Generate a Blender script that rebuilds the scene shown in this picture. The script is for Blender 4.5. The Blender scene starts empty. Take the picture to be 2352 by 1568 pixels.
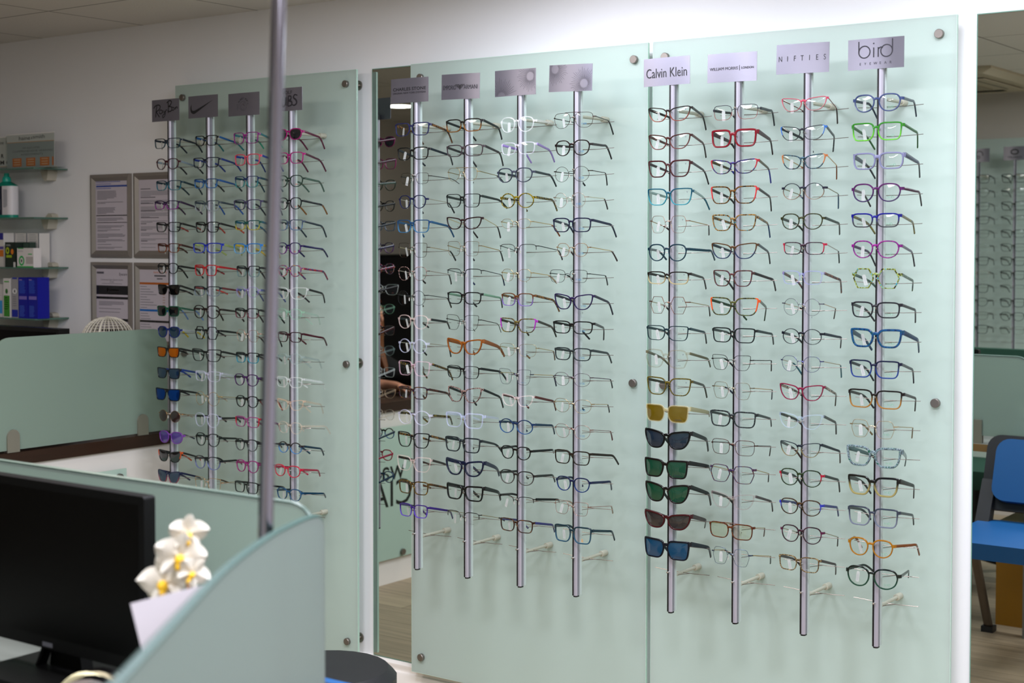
import bpy, bmesh, math, random
from mathutils import Vector, Matrix
S = bpy.context.scene
COL = S.collection
PI = math.pi
rnd = random.Random(7)

# ------------------------------------------------------------------ materials
def lin(h):
    h = h.lstrip('#')
    def f(c):
        c /= 255.0
        return c / 12.92 if c <= .04045 else ((c + .055) / 1.055) ** 2.4
    return tuple(f(int(h[i:i + 2], 16)) for i in (0, 2, 4)) + (1.0,)

MATS = {}
def newmat(key):
    m = bpy.data.materials.new(key[:60]); m.use_nodes = True
    nt = m.node_tree
    for n in list(nt.nodes): nt.nodes.remove(n)
    out = nt.nodes.new('ShaderNodeOutputMaterial')
    MATS[key] = m
    return m, nt, out

def bsdf(nt, col=None, rough=.5, metal=0., alpha=1., ior=1.45, spec=.5, trans=0.):
    b = nt.nodes.new('ShaderNodeBsdfPrincipled')
    if col is not None: b.inputs['Base Color'].default_value = col
    b.inputs['Roughness'].default_value = rough
    b.inputs['Metallic'].default_value = metal
    b.inputs['Alpha'].default_value = alpha
    b.inputs['IOR'].default_value = ior
    b.inputs['Specular IOR Level'].default_value = spec
    b.inputs['Transmission Weight'].default_value = trans
    return b

def P(name, hexcol, rough=.5, metal=0., alpha=1., spec=.5, noise=0., scale=20., bump=0., stretch=None):
    key = 'p|%s' % name
    if key in MATS: return MATS[key]
    m, nt, out = newmat(key); m.name = name
    b = bsdf(nt, lin(hexcol), rough, metal, alpha, spec=spec)
    if noise or bump:
        tc = nt.nodes.new('ShaderNodeTexCoord'); mp = nt.nodes.new('ShaderNodeMapping')
        nt.links.new(tc.outputs['Object'], mp.inputs[0])
        if stretch: mp.inputs['Scale'].default_value = stretch
        nz = nt.nodes.new('ShaderNodeTexNoise'); nz.inputs['Scale'].default_value = scale; nz.inputs['Detail'].default_value = 6
        nt.links.new(mp.outputs[0], nz.inputs['Vector'])
        if noise:
            mx = nt.nodes.new('ShaderNodeMix'); mx.data_type = 'RGBA'
            c = lin(hexcol)
            mx.inputs[6].default_value = tuple(max(0, v * (1 - noise)) for v in c[:3]) + (1,)
            mx.inputs[7].default_value = tuple(min(1, v * (1 + noise)) for v in c[:3]) + (1,)
            nt.links.new(nz.outputs['Fac'], mx.inputs[0]); nt.links.new(mx.outputs[2], b.inputs['Base Color'])
        if bump:
            bp = nt.nodes.new('ShaderNodeBump'); bp.inputs['Strength'].default_value = bump; bp.inputs['Distance'].default_value = .002
            nt.links.new(nz.outputs['Fac'], bp.inputs['Height']); nt.links.new(bp.outputs[0], b.inputs['Normal'])
    nt.links.new(b.outputs[0], out.inputs[0])
    return m

def emis(name, hexcol, strength):
    key = 'e|' + name
    if key in MATS: return MATS[key]
    m, nt, out = newmat(key); m.name = name
    e = nt.nodes.new('ShaderNodeEmission'); e.inputs[0].default_value = lin(hexcol); e.inputs[1].default_value = strength
    nt.links.new(e.outputs[0], out.inputs[0])
    return m

def frosted(name, hexcol, translucency=.4, through=0., trough=.35, rough=.3, gl=.05):
    """frosted glass: diffuse + light let through from behind + soft sheen (+ blurred view through)"""
    key = 'f|' + name
    if key in MATS: return MATS[key]
    m, nt, out = newmat(key); m.name = name
    c = lin(hexcol)
    d = nt.nodes.new('ShaderNodeBsdfDiffuse'); d.inputs[0].default_value = c
    t = nt.nodes.new('ShaderNodeBsdfTranslucent'); t.inputs[0].default_value = c
    mx = nt.nodes.new('ShaderNodeMixShader'); mx.inputs[0].default_value = translucency
    nt.links.new(d.outputs[0], mx.inputs[1]); nt.links.new(t.outputs[0], mx.inputs[2])
    cur = mx
    if through:
        r = nt.nodes.new('ShaderNodeBsdfRefraction'); r.inputs['Color'].default_value = tuple(min(1, v * 1.25) for v in c[:3]) + (1,)
        r.inputs['Roughness'].default_value = trough; r.inputs['IOR'].default_value = 1.12
        m2 = nt.nodes.new('ShaderNodeMixShader'); m2.inputs[0].default_value = through
        nt.links.new(cur.outputs[0], m2.inputs[1]); nt.links.new(r.outputs[0], m2.inputs[2]); cur = m2
    g = nt.nodes.new('ShaderNodeBsdfGlossy'); g.inputs['Roughness'].default_value = rough
    lw = nt.nodes.new('ShaderNodeLayerWeight'); lw.inputs[0].default_value = .5
    pw = nt.nodes.new('ShaderNodeMath'); pw.operation = 'POWER'; pw.inputs[1].default_value = 4.; nt.links.new(lw.outputs['Facing'], pw.inputs[0])
    ma = nt.nodes.new('ShaderNodeMath'); ma.operation = 'MULTIPLY_ADD'; ma.inputs[1].default_value = .5; ma.inputs[2].default_value = gl; ma.use_clamp = True
    nt.links.new(pw.outputs[0], ma.inputs[0])
    m3 = nt.nodes.new('ShaderNodeMixShader')
    nt.links.new(ma.outputs[0], m3.inputs[0]); nt.links.new(cur.outputs[0], m3.inputs[1]); nt.links.new(g.outputs[0], m3.inputs[2])
    nt.links.new(m3.outputs[0], out.inputs[0])
    return m

def clearglass(name, tint='ffffff', gloss=1.0, opac=0., opcol='000000'):
    """thin clear sheet: transparent with a fresnel reflection; opac adds an absorbing body colour"""
    key = 'g|' + name
    if key in MATS: return MATS[key]
    m, nt, out = newmat(key); m.name = name
    t = nt.nodes.new('ShaderNodeBsdfTransparent'); t.inputs[0].default_value = lin(tint)
    cur = t
    if opac:
        d = bsdf(nt, lin(opcol), .15)
        m1 = nt.nodes.new('ShaderNodeMixShader'); m1.inputs[0].default_value = opac
        nt.links.new(t.outputs[0], m1.inputs[1]); nt.links.new(d.outputs[0], m1.inputs[2]); cur = m1
    g = nt.nodes.new('ShaderNodeBsdfGlossy'); g.inputs['Roughness'].default_value = .03
    f = nt.nodes.new('ShaderNodeLayerWeight'); f.inputs[0].default_value = .5
    pw = nt.nodes.new('ShaderNodeMath'); pw.operation = 'POWER'; pw.inputs[1].default_value = 5.; nt.links.new(f.outputs['Facing'], pw.inputs[0])
    ma = nt.nodes.new('ShaderNodeMath'); ma.operation = 'MULTIPLY_ADD'; ma.inputs[1].default_value = .9 * gloss; ma.inputs[2].default_value = .045 * gloss; ma.use_clamp = True
    nt.links.new(pw.outputs[0], ma.inputs[0])
    m2 = nt.nodes.new('ShaderNodeMixShader')
    nt.links.new(ma.outputs[0], m2.inputs[0]); nt.links.new(cur.outputs[0], m2.inputs[1]); nt.links.new(g.outputs[0], m2.inputs[2])
    nt.links.new(m2.outputs[0], out.inputs[0])
    return m

def spec_mat(spec):
    """frame colours: s solid, g top,bottom  t patches  c crystal  w metal; @hex outer corners"""
    key = 's|' + spec
    if key in MATS: return MATS[key]
    m, nt, out = newmat(key); m.name = 'frame_' + spec.replace(':', '_').replace(',', '_').replace('@', '_')
    body, acc = (spec.split('@') + [None])[:2]
    kind, cols = body.split(':'); cols = [lin(c) for c in cols.split(',')]
    if kind in 'sgt': cols = [tuple(v * .6 for v in c[:3]) + (1,) for c in cols]
    tc = nt.nodes.new('ShaderNodeTexCoord')
    if kind == 'c': b = bsdf(nt, cols[0], .12, alpha=.22, spec=.7)
    elif kind == 'w': b = bsdf(nt, cols[0], .28, metal=.9)
    else: b = bsdf(nt, cols[0], .22, spec=.5)
    src = None
    if kind == 'g':
        sp = nt.nodes.new('ShaderNodeSeparateXYZ'); nt.links.new(tc.outputs['Generated'], sp.inputs[0])
        rp = nt.nodes.new('ShaderNodeMapRange'); rp.interpolation_type = 'SMOOTHSTEP'
        rp.inputs[1].default_value = .3; rp.inputs[2].default_value = .72
        nt.links.new(sp.outputs[2], rp.inputs[0])
        mx = nt.nodes.new('ShaderNodeMix'); mx.data_type = 'RGBA'
        mx.inputs[6].default_value = cols[1]; mx.inputs[7].default_value = cols[0]
        nt.links.new(rp.outputs[0], mx.inputs[0]); src = mx.outputs[2]
    if kind == 't':
        nz = nt.nodes.new('ShaderNodeTexNoise'); nz.inputs['Scale'].default_value = 210; nz.inputs['Detail'].default_value = 2
        nt.links.new(tc.outputs['Object'], nz.inputs['Vector'])
        cr = nt.nodes.new('ShaderNodeValToRGB'); cr.color_ramp.interpolation = 'EASE'
        pos = [.40, .52, .64][:len(cols)] if len(cols) == 3 else [.44, .58]
        while len(cr.color_ramp.elements) < len(cols): cr.color_ramp.elements.new(.5)
        for e, p_, c in zip(cr.color_ramp.elements, pos, cols): e.position = p_; e.color = c
        nt.links.new(nz.outputs['Fac'], cr.inputs[0]); src = cr.outputs[0]
    if acc:
        sp = nt.nodes.new('ShaderNodeSeparateXYZ'); nt.links.new(tc.outputs['Generated'], sp.inputs[0])
        a = nt.nodes.new('ShaderNodeMath'); a.operation = 'SUBTRACT'; a.inputs[1].default_value = .5
        nt.links.new(sp.outputs[0], a.inputs[0])
        a2 = nt.nodes.new('ShaderNodeMath'); a2.operation = 'ABSOLUTE'; nt.links.new(a.outputs[0], a2.inputs[0])
        a3 = nt.nodes.new('ShaderNodeMath'); a3.operation = 'GREATER_THAN'; a3.inputs[1].default_value = .43
        nt.links.new(a2.outputs[0], a3.inputs[0])
        mx = nt.nodes.new('ShaderNodeMix'); mx.data_type = 'RGBA'
        mx.inputs[6].default_value = cols[0]; mx.inputs[7].default_value = tuple(v * .65 for v in lin(acc)[:3]) + (1,)
        if src is not None: nt.links.new(src, mx.inputs[6])
        nt.links.new(a3.outputs[0], mx.inputs[0]); src = mx.outputs[2]
    if src is not None: nt.links.new(src, b.inputs['Base Color'])
    nt.links.new(b.outputs[0], out.inputs[0])
    return m

# ------------------------------------------------------------------ mesh builder
class MB:
    def __init__(s): s.v = []; s.f = []
    def add(s, vs, fs):
        o = len(s.v); s.v += [tuple(v) for v in vs]; s.f += [tuple(i + o for i in f) for f in fs]; return s
    def box(s, x0, x1, y0, y1, z0, z1):
        return s.add([(x0, y0, z0), (x1, y0, z0), (x1, y1, z0), (x0, y1, z0), (x0, y0, z1), (x1, y0, z1), (x1, y1, z1), (x0, y1, z1)],
                     [(0, 3, 2, 1), (4, 5, 6, 7), (0, 1, 5, 4), (1, 2, 6, 5), (2, 3, 7, 6), (3, 0, 4, 7)])
    def prism(s, pts, d0, d1, axis='y'):
        """extrude a 2-D outline between d0 and d1 along an axis"""
        def put(a, b, d): return {'y': (a, d, b), 'x': (d, a, b), 'z': (a, b, d)}[axis]
        n = len(pts)
        return s.add([put(a, b, d0) for a, b in pts] + [put(a, b, d1) for a, b in pts],
                     [tuple(range(n)), tuple(range(2 * n - 1, n - 1, -1))] + [(i, i + n, (i + 1) % n + n, (i + 1) % n) for i in range(n)])
    def tube(s, pts, r, n=8, closed=False, flat=None):
        """round tube along points; r a number or a list; flat scales the section sideways"""
        pts = [Vector(p) for p in pts]; N = len(pts)
        rs = r if isinstance(r, (list, tuple)) else [r] * N
        up = None; rings = []
        for i, p in enumerate(pts):
            a = pts[(i - 1) % N] if (closed or i > 0) else p
            b = pts[(i + 1) % N] if (closed or i < N - 1) else p
            t = (b - a).normalized()
            if up is None:
                up = Vector((0, 0, 1)) if abs(t.z) < .9 else Vector((0, 1, 0))
            side = t.cross(up).normalized(); up = side.cross(t).normalized()
            k = flat or 1.
            rings.append([p + side * (math.cos(2 * PI * j / n) * rs[i] * k) + up * (math.sin(2 * PI * j / n) * rs[i]) for j in range(n)])
        vs = [v for rg in rings for v in rg]; fs = []
        for i in range(N if closed else N - 1):
            k = (i + 1) % N
            for j in range(n): fs.append((i * n + j, i * n + (j + 1) % n, k * n + (j + 1) % n, k * n + j))
        if not closed:
            fs.append(tuple(range(n - 1, -1, -1))); fs.append(tuple(range((N - 1) * n, N * n)))
        return s.add(vs, fs)
    def cyl(s, p0, p1, r, n=16, r1=None):
        return s.tube([p0, p1], [r, r if r1 is None else r1], n)
    def lathe(s, prof, cx=0, cy=0, cz=0, n=24, axis='z'):
        vs = []; fs = []
        for r, h in prof:
            for j in range(n):
                a = 2 * PI * j / n; q = (r * math.cos(a), r * math.sin(a))
                vs.append({'z': (cx + q[0], cy + q[1], cz + h), 'y': (cx + q[0], cy + h, cz + q[1]), 'x': (cx + h, cy + q[0], cz + q[1])}[axis])
        for i in range(len(prof) - 1):
            for j in range(n): fs.append((i * n + j, i * n + (j + 1) % n, (i + 1) * n + (j + 1) % n, (i + 1) * n + j))
        fs.append(tuple(range(n - 1, -1, -1))); fs.append(tuple(range((len(prof) - 1) * n, len(prof) * n)))
        return s.add(vs, fs)
    def ball(s, c, rx, ry=None, rz=None, n=12, m=8):
        ry = ry or rx; rz = rz or rx
        prof = [(max(1e-4, math.sin(PI * i / m)), -math.cos(PI * i / m)) for i in range(m + 1)]
        t = MB().lathe(prof, n=n)
        return s.add([(c[0] + v[0] * rx, c[1] + v[1] * ry, c[2] + v[2] * rz) for v in t.v], t.f)
    def ribbon(s, pts, w, y=0., closed=False):
        """flat stroke of width w in the xz plane (thin raised ink)"""
        N = len(pts); L = []; R_ = []
        for i in range(N):
            a = pts[i - 1] if (i > 0 or closed) else pts[i]; b = pts[(i + 1) % N] if (i < N - 1 or closed) else pts[i]
            dx, dz = b[0] - a[0], b[1] - a[1]; l = math.hypot(dx, dz) or 1
            ww = w[i] if isinstance(w, (list, tuple)) else w
            nx, nz = -dz / l * ww / 2, dx / l * ww / 2
            L.append((pts[i][0] + nx, y, pts[i][1] + nz)); R_.append((pts[i][0] - nx, y, pts[i][1] - nz))
        fs = [(i, i + 1, N + i + 1, N + i) for i in range(N - 1)]
        if closed: fs.append((N - 1, 0, N, 2 * N - 1))
        return s.add(L + R_, fs)
    def quad(s, x0, x1, z0, z1, y): return s.add([(x0, y, z0), (x1, y, z0), (x1, y, z1), (x0, y, z1)], [(0, 1, 2, 3)])
    def xf(s, M):
        s.v = [tuple(M @ Vector(v)) for v in s.v]; return s
    def mesh(s, name, mat, smooth=True, fix=True):
        me = bpy.data.meshes.new(name); me.from_pydata(s.v, [], s.f)
        if fix:
            bm = bmesh.new(); bm.from_mesh(me); bmesh.ops.recalc_face_normals(bm, faces=bm.faces); bm.to_mesh(me); bm.free()
        if smooth:
            me.shade_smooth()
            try: me.set_sharp_from_angle(angle=math.radians(38))
            except Exception: pass
        if mat: me.materials.append(mat)
        return me
    def build(s, name, mat, parent=None, smooth=True, loc=(0, 0, 0), fix=True):
        return link(name, s.mesh(name, mat, smooth, fix), parent, loc)

def link(name, data, parent=None, loc=(0, 0, 0)):
    o = bpy.data.objects.new(name, data); COL.objects.link(o); o.location = loc
    if parent: o.parent = parent
    return o
def empty(name, loc=(0, 0, 0), rz=0.):
    o = bpy.data.objects.new(name, None); COL.objects.link(o); o.location = loc; o.rotation_euler = (0, 0, rz); o.empty_display_size = .05
    return o
def tag(o, label, cat, group=None):
    o['label'] = label; o['category'] = cat
    if group: o['group'] = group
    return o
def thing(name, label, cat, loc=(0, 0, 0), rz=0., group=None): return tag(empty(name, loc, rz), label, cat, group)
def struct(o): o['kind'] = 'structure'; return o
def rbox(mb, x0, x1, y0, y1, z0, z1, r=.01, n=4, axis='y'):
    """box with rounded corners, seen along the given axis"""
    a0, a1, b0, b1, d0, d1 = {'y': (x0, x1, z0, z1, y0, y1), 'x': (y0, y1, z0, z1, x0, x1), 'z': (x0, x1, y0, y1, z0, z1)}[axis]
    return mb.prism(rrect(a0, a1, b0, b1, r, n), d0, d1, axis)
def rrect(a0, a1, b0, b1, r, n=4, which=(1, 1, 1, 1)):
    pts = []
    for k, (cx, cy, st) in enumerate(((a1 - r, b1 - r, 0), (a0 + r, b1 - r, 90), (a0 + r, b0 + r, 180), (a1 - r, b0 + r, 270))):
        if which[k]:
            for i in range(n + 1):
                t = math.radians(st + 90 * i / n); pts.append((cx + r * math.cos(t), cy + r * math.sin(t)))
        else: pts.append((a1 if st in (0, 270) else a0, b1 if st in (0, 90) else b0))
    return pts

TXT = {}
def text_mb(txt, size=1., bold=0., align='CENTER', shear=0., spacing=1.):
    """text as filled faces in the xz plane, facing -y"""
    key = (txt, bold, align, shear, spacing)
    if key not in TXT:
        cu = bpy.data.curves.new('lettering', 'FONT'); cu.body = txt; cu.size = 1.; cu.align_x = align; cu.align_y = 'CENTER'
        cu.offset = bold; cu.shear = shear; cu.space_character = spacing; cu.resolution_u = 3
        o = bpy.data.objects.new('lettering', cu)
        me = bpy.data.meshes.new_from_object(o)
        TXT[key] = ([tuple(v.co) for v in me.vertices], [tuple(p.vertices) for p in me.polygons])
        bpy.data.objects.remove(o); bpy.data.meshes.remove(me); bpy.data.curves.remove(cu)
    vs, fs = TXT[key]
    m = MB(); m.add([(v[0] * size, 0, v[1] * size) for v in vs], fs); return m
def put_text(mb, txt, x, z, y, size, **k):
    sx = k.pop('sx', 1.); fl = k.pop('flip', False)
    t = text_mb(txt, size, **k)
    return mb.add([((-1 if fl else 1) * v[0] * sx + x, y, v[2] + z) for v in t.v], t.f)
def fit_text(mb, txt, x0, x1, z, y, h, **k):
    """text scaled to run from x0 to x1 with capital height h"""
    t = text_mb(txt, 1., align='LEFT', **k)
    a = min(v[0] for v in t.v); b = max(v[0] for v in t.v); c = min(v[2] for v in t.v); d = max(v[2] for v in t.v)
    return mb.add([(x0 + (v[0] - a) / (b - a) * (x1 - x0), y, z + ((v[2] - c) / (d - c) - .5) * h) for v in t.v], t.f)

# ------------------------------------------------------------------ camera
CX, CY, CZ = 3.2426, -3.735, 1.4888
YAW, PITCH, ROLL, FPX, SX, SY = .6413, -.0343, -.0002, 3422.63, -76.13, -113.1
cd = bpy.data.cameras.new('camera'); cam = bpy.data.objects.new('camera', cd); COL.objects.link(cam)
fw = Vector((-math.sin(YAW) * math.cos(PITCH), math.cos(YAW) * math.cos(PITCH), math.sin(PITCH)))
rt = Vector((math.cos(YAW), math.sin(YAW), 0)); up = rt.cross(fw)
M = Matrix((rt, up, -fw)).transposed().to_4x4(); M.translation = (CX, CY, CZ)
cam.matrix_world = M
cd.sensor_width = 36; cd.lens = FPX * 36 / 2352; cd.shift_x = -SX / 2352; cd.shift_y = SY / 2352; cd.clip_start = .05
cd.dof.use_dof = True; cd.dof.focus_distance = 4.1; cd.dof.aperture_fstop = 4.2
S.camera = cam
def ray(px, py):
    d = fw + rt * ((px - 1176 - SX) / FPX) - up * ((py - 784 - SY) / FPX)
    return Vector((CX, CY, CZ)), d
def at_y(px, py, Y):
    """point of the place that the photograph shows at a pixel, on the plane y = Y"""
    o, d = ray(px, py); return o + d * ((Y - o.y) / d.y)
# ------------------------------------------------------------------ the room
CEIL = 2.294
XL, XR, YF = -3.25, 5.2, -4.44
wallm = P('wall_paint', 'ebebec', .55, bump=.05, scale=300)
def ceiling_mat():
    m, nt, out = newmat('ceiling'); m.name = 'ceiling_tiles'
    b = bsdf(nt, lin('dcdad4'), .9)
    tc = nt.nodes.new('ShaderNodeTexCoord'); sp = nt.nodes.new('ShaderNodeSeparateXYZ'); nt.links.new(tc.outputs['Object'], sp.inputs[0])
    ms = []
    for ax, off in ((0, 1.716), (1, .43)):
        a = nt.nodes.new('ShaderNodeMath'); a.operation = 'ADD'; a.inputs[1].default_value = off + 12.0
        nt.links.new(sp.outputs[ax], a.inputs[0])
        d = nt.nodes.new('ShaderNodeMath'); d.operation = 'DIVIDE'; d.inputs[1].default_value = .6; nt.links.new(a.outputs[0], d.inputs[0])
        f = nt.nodes.new('ShaderNodeMath'); f.operation = 'FRACT'; nt.links.new(d.outputs[0], f.inputs[0])
        c = nt.nodes.new('ShaderNodeMath'); c.operation = 'LESS_THAN'; c.inputs[1].default_value = .014; nt.links.new(f.outputs[0], c.inputs[0])
        ms.append(c)
    mxm = nt.nodes.new('ShaderNodeMath'); mxm.operation = 'MAXIMUM'
    nt.links.new(ms[0].outputs[0], mxm.inputs[0]); nt.links.new(ms[1].outputs[0], mxm.inputs[1])
    mx = nt.nodes.new('ShaderNodeMix'); mx.data_type = 'RGBA'; mx.inputs[6].default_value = lin('dcdad4'); mx.inputs[7].default_value = lin('8f8d88')
    nt.links.new(mxm.outputs[0], mx.inputs[0]); nt.links.new(mx.outputs[2], b.inputs['Base Color'])
    nz = nt.nodes.new('ShaderNodeTexNoise'); nz.inputs['Scale'].default_value = 120; nt.links.new(tc.outputs['Object'], nz.inputs['Vector'])
    bp = nt.nodes.new('ShaderNodeBump'); bp.inputs['Strength'].default_value = .35; bp.inputs['Distance'].default_value = .003
    nt.links.new(nz.outputs['Fac'], bp.inputs['Height']); nt.links.new(bp.outputs[0], b.inputs['Normal'])
    nt.links.new(b.outputs[0], out.inputs[0]); return m
def floor_mat():
    m, nt, out = newmat('floor'); m.name = 'wood_plank_floor'
    b = bsdf(nt, None, .42)
    tc = nt.nodes.new('ShaderNodeTexCoord')
    br = nt.nodes.new('ShaderNodeTexBrick'); br.inputs['Scale'].default_value = 1.; br.inputs['Brick Width'].default_value = 1.2; br.inputs['Row Height'].default_value = .18
    br.inputs['Mortar Size'].default_value = .002; br.inputs['Color1'].default_value = lin('a8977c'); br.inputs['Color2'].default_value = lin('93826a'); br.inputs['Mortar'].default_value = lin('6c5c48')
    nt.links.new(tc.outputs['Object'], br.inputs['Vector'])
    mp = nt.nodes.new('ShaderNodeMapping'); mp.inputs['Scale'].default_value = (2, 40, 1); nt.links.new(tc.outputs['Object'], mp.inputs[0])
    nz = nt.nodes.new('ShaderNodeTexNoise'); nz.inputs['Scale'].default_value = 1.2; nz.inputs['Detail'].default_value = 8; nt.links.new(mp.outputs[0], nz.inputs['Vector'])
    mx = nt.nodes.new('ShaderNodeMix'); mx.data_type = 'RGBA'; mx.blend_type = 'OVERLAY'; mx.inputs[0].default_value = .55
    nt.links.new(br.outputs[0], mx.inputs[6]); nt.links.new(nz.outputs['Fac'], mx.inputs[7]); nt.links.new(mx.outputs[2], b.inputs['Base Color'])
    nt.links.new(b.outputs[0], out.inputs[0]); return m
struct(MB().box(XL - .1, XR + .1, YF - .1, .1, -.1, 0).build('floor', floor_mat(), smooth=False))
struct(MB().box(XL - .1, XR + .1, YF - .1, .1, CEIL, CEIL + .1).build('ceiling', ceiling_mat(), smooth=False))
struct(MB().box(XL - .1, XR + .1, 0, .1, 0, CEIL).build('wall_back', wallm, smooth=False))
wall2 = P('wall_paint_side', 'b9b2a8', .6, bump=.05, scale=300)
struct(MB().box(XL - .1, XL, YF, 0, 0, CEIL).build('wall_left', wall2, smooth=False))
struct(MB().box(XR, XR + .1, YF, 0, 0, CEIL).build('wall_right', wallm, smooth=False))
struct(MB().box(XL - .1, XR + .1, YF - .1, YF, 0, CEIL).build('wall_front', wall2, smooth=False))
def skirting():
    prof = [(0, 0), (-.022, 0), (-.022, .074), (-.02, .079), (-.014, .082), (-.013, .088), (-.0155, .094), (-.0155, .103), (-.009, .111), (-.004, .1125), (0, .1125)]
    return MB().prism(prof, XL, XR, 'x')
struct(skirting().build('baseboard_back', P('gloss_white_paint', 'eee9e3', .28, noise=.03, scale=8)))

# ------------------------------------------------------------------ back wall: mirrors, glass panels, bolts
mirm = P('mirror_silver', 'c9cec9', .0, 1.)
medge = P('glass_edge_green', '6f9484', .15)
def wall_mirror(x0, x1, label):
    t = thing('wall_mirror', label, 'mirror', (x0, -.003, .114))
    w, h = x1 - x0, 1.9393
    MB().box(0, w, -.004, .003, 0, h).build('backing', medge, t, smooth=False)
    MB().quad(.0025, w - .0025, .0025, h - .0025, -.0046).build('mirror_glass', mirm, t, smooth=False)
    return t
wall_mirror(.022, .40, 'tall narrow frameless mirror on white wall between two green glass panels')
wall_mirror(2.0057, 3.0, 'tall frameless mirror at the right edge, reflecting a blue chair')
pglass = frosted('pale_green_frosted_glass', 'd8e9e1', .5, gl=.06, rough=.35)
pedge = P('panel_edge_glass', 'bfe2d0', .2)
steel = P('brushed_steel', '9a948c', .3, .95)
steel2 = P('satin_steel_cap', '8b847e', .4, .95)
PF = -.0612
def glass_panel(x0, x1, label, y=PF, z0=.108, z1=2.048):
    t = thing('glass_backboard', label, 'display board', (x0, y, z0))
    w, h = x1 - x0, z1 - z0
    MB().box(0, w, 0, .0085, 0, h).build('pane', pglass, t, smooth=False)
    e = MB()
    e.box(-.0008, 0, 0, .0085, 0, h).box(w, w + .0008, 0, .0085, 0, h).box(0, w, 0, .0085, h, h + .0008).box(0, w, 0, .0085, -.0008, 0)
    e.build('polished_edge', pedge, t, smooth=False)
    return t
PANELS = (('left', -.867, 0.), ('middle', .231, 1.0953), ('right', 1.112, 1.974))
glass_panel(-.867, 0., 'pale green frosted glass panel left of the narrow mirror')
glass_panel(.231, 1.0953, 'pale green frosted glass panel right of the narrow mirror, in the middle')
glass_panel(1.112, 1.974, 'pale green frosted glass panel farthest right, beside the wide mirror')
HZ = (('top', 2.0035), ('middle', 1.083), ('bottom', .161))
for pn, x0, x1 in PANELS:
    for sd, x in (('left', x0 + .042), ('right', x1 - .042)):
        for hn, z in HZ:
            t = thing('standoff_bolt', 'steel standoff bolt at the %s %s of the %s glass panel' % (hn, sd, pn) if hn != 'middle' else
                      'steel standoff bolt halfway down the %s edge of the %s glass panel' % (sd, pn), 'bolt', (x, PF, z), group='standoff bolts of the glass panels')
            MB().lathe([(.0005, -.0115), (.0105, -.0115), (.0115, -.0105), (.0115, -.0005), (.0005, -.0005)], axis='y').build('cap', steel2, t)
            MB().lathe([(.0005, .009), (.008, .009), (.008, .056), (.0165, .0565), (.0165, .0605), (.0005, .0605)], axis='y').build('barrel', steel, t)

# ------------------------------------------------------------------ display rods
alu = P('rod_aluminium', 'a6a4ae', .42, .4)
black = P('black_rubber', '0a0a0b', .45)
wirem = P('temple_wire_steel', '8a7f78', .3, .95)
stubm = P('mount_painted_metal', 'b9b9a8', .45, .25)
pegm = P('peg_clear_plastic', 'd8d8d4', .15, alpha=.6)
pegt = P('peg_tip_steel', '8f8578', .3, .9)
RODY = -.219
ROD0, ROD1 = .4846, 1.925
WZ0, PITCHZ = 1.8216, .0727
def wz(i): return WZ0 - PITCHZ * i
def oct_(w, d, c):
    a, b = w / 2, d / 2
    return [(a - c, -b), (a, -b + c), (a, b - c), (a - c, b), (-a + c, b), (-a, b - c), (-a, -b + c), (-a + c, -b)]
def display_rod(x, y, rz, label, n, z0=ROD0, z1=ROD1, panel=.158):
    t = thing('display_rod', label, 'display rod', (x, y, z0), rz, 'eyewear display rods')
    h = z1 - z0
    MB().prism(oct_(.0135, .019, .0035), .004, h, 'z').build('rod', alu, t)
    MB().box(-.0068, -.0022, -.0099, -.006, .004, h).build('front_slot', black, t, smooth=False)
    MB().prism(oct_(.0128, .0182, .0035), 0, .006, 'z').build('end_cap', black, t)
    MB().box(-.0045, .0078, .0096, .0165, .004, h).build('rear_rail', P('rod_rear_rail', 'b9c9c3', .35), t, smooth=False)
    MB().box(.0066, .0071, -.001, .001, .004, h).build('side_groove', P('rod_groove', '6c7478', .4, .6), t, smooth=False)
    for z in (wz(0) + .016 - z0, wz(n - 1) - .002 - z0):
        m = MB().cyl((0, .009, z), (0, panel - .026, z), .0046).build('mount_arm', stubm, t)
        MB().lathe([(.0005, panel - .027), (.0078, panel - .027), (.0085, panel - .026), (.0085, panel - .001), (.0005, panel - .001)], cz=z, axis='y').build('mount_foot', stubm, m)
    for i in range(n):
        z = wz(i) - z0
        p = MB().cyl((0, -.0095, z + .012), (0, -.0195, z + .012), .0017, 8).build('nose_peg', pegm, t)
        MB().ball((0, -.021, z + .012), .0028, n=10, m=6).build('peg_tip', pegt, p)
        w = MB().tube([(-.084, .0595, z + .001), (-.04, .0592, z - .0012), (0, .059, z - .002), (.04, .0592, z - .0012), (.084, .0595, z + .001)], .00085, 6)
        w.tube([(0, .009, z - .004), (.004, .03, z - .003), (.024, .0585, z - .0016)], .0009, 6)
        w.build('temple_wire', wirem, t)
    return t
ORD = ['topmost', 'second from top', 'third from top', 'fourth from top', 'fifth from top', 'sixth from top', 'seventh from top', 'eighth from top', 'ninth from top',
       'tenth from top', 'eleventh from top', 'twelfth from top', 'thirteenth from top', 'fourteenth from top', 'fifteenth from top', 'second from bottom', 'lowest']
NTH = ['first', 'second', 'third', 'fourth']
RX = {}
for pk, pn, xs in (('L', 'left', -.7155), ('M', 'middle', .3835), ('R', 'right', 1.2665)):
    for k in range(4):
        RX[pk + str(k + 1)] = (xs + .1926 * k, NTH[k], pn)
for k, (x, nth, pn) in RX.items():
    display_rod(x, RODY, 0, 'silver upright eyewear rod, %s from the left on the %s glass panel' % (nth, pn), 18)

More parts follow.
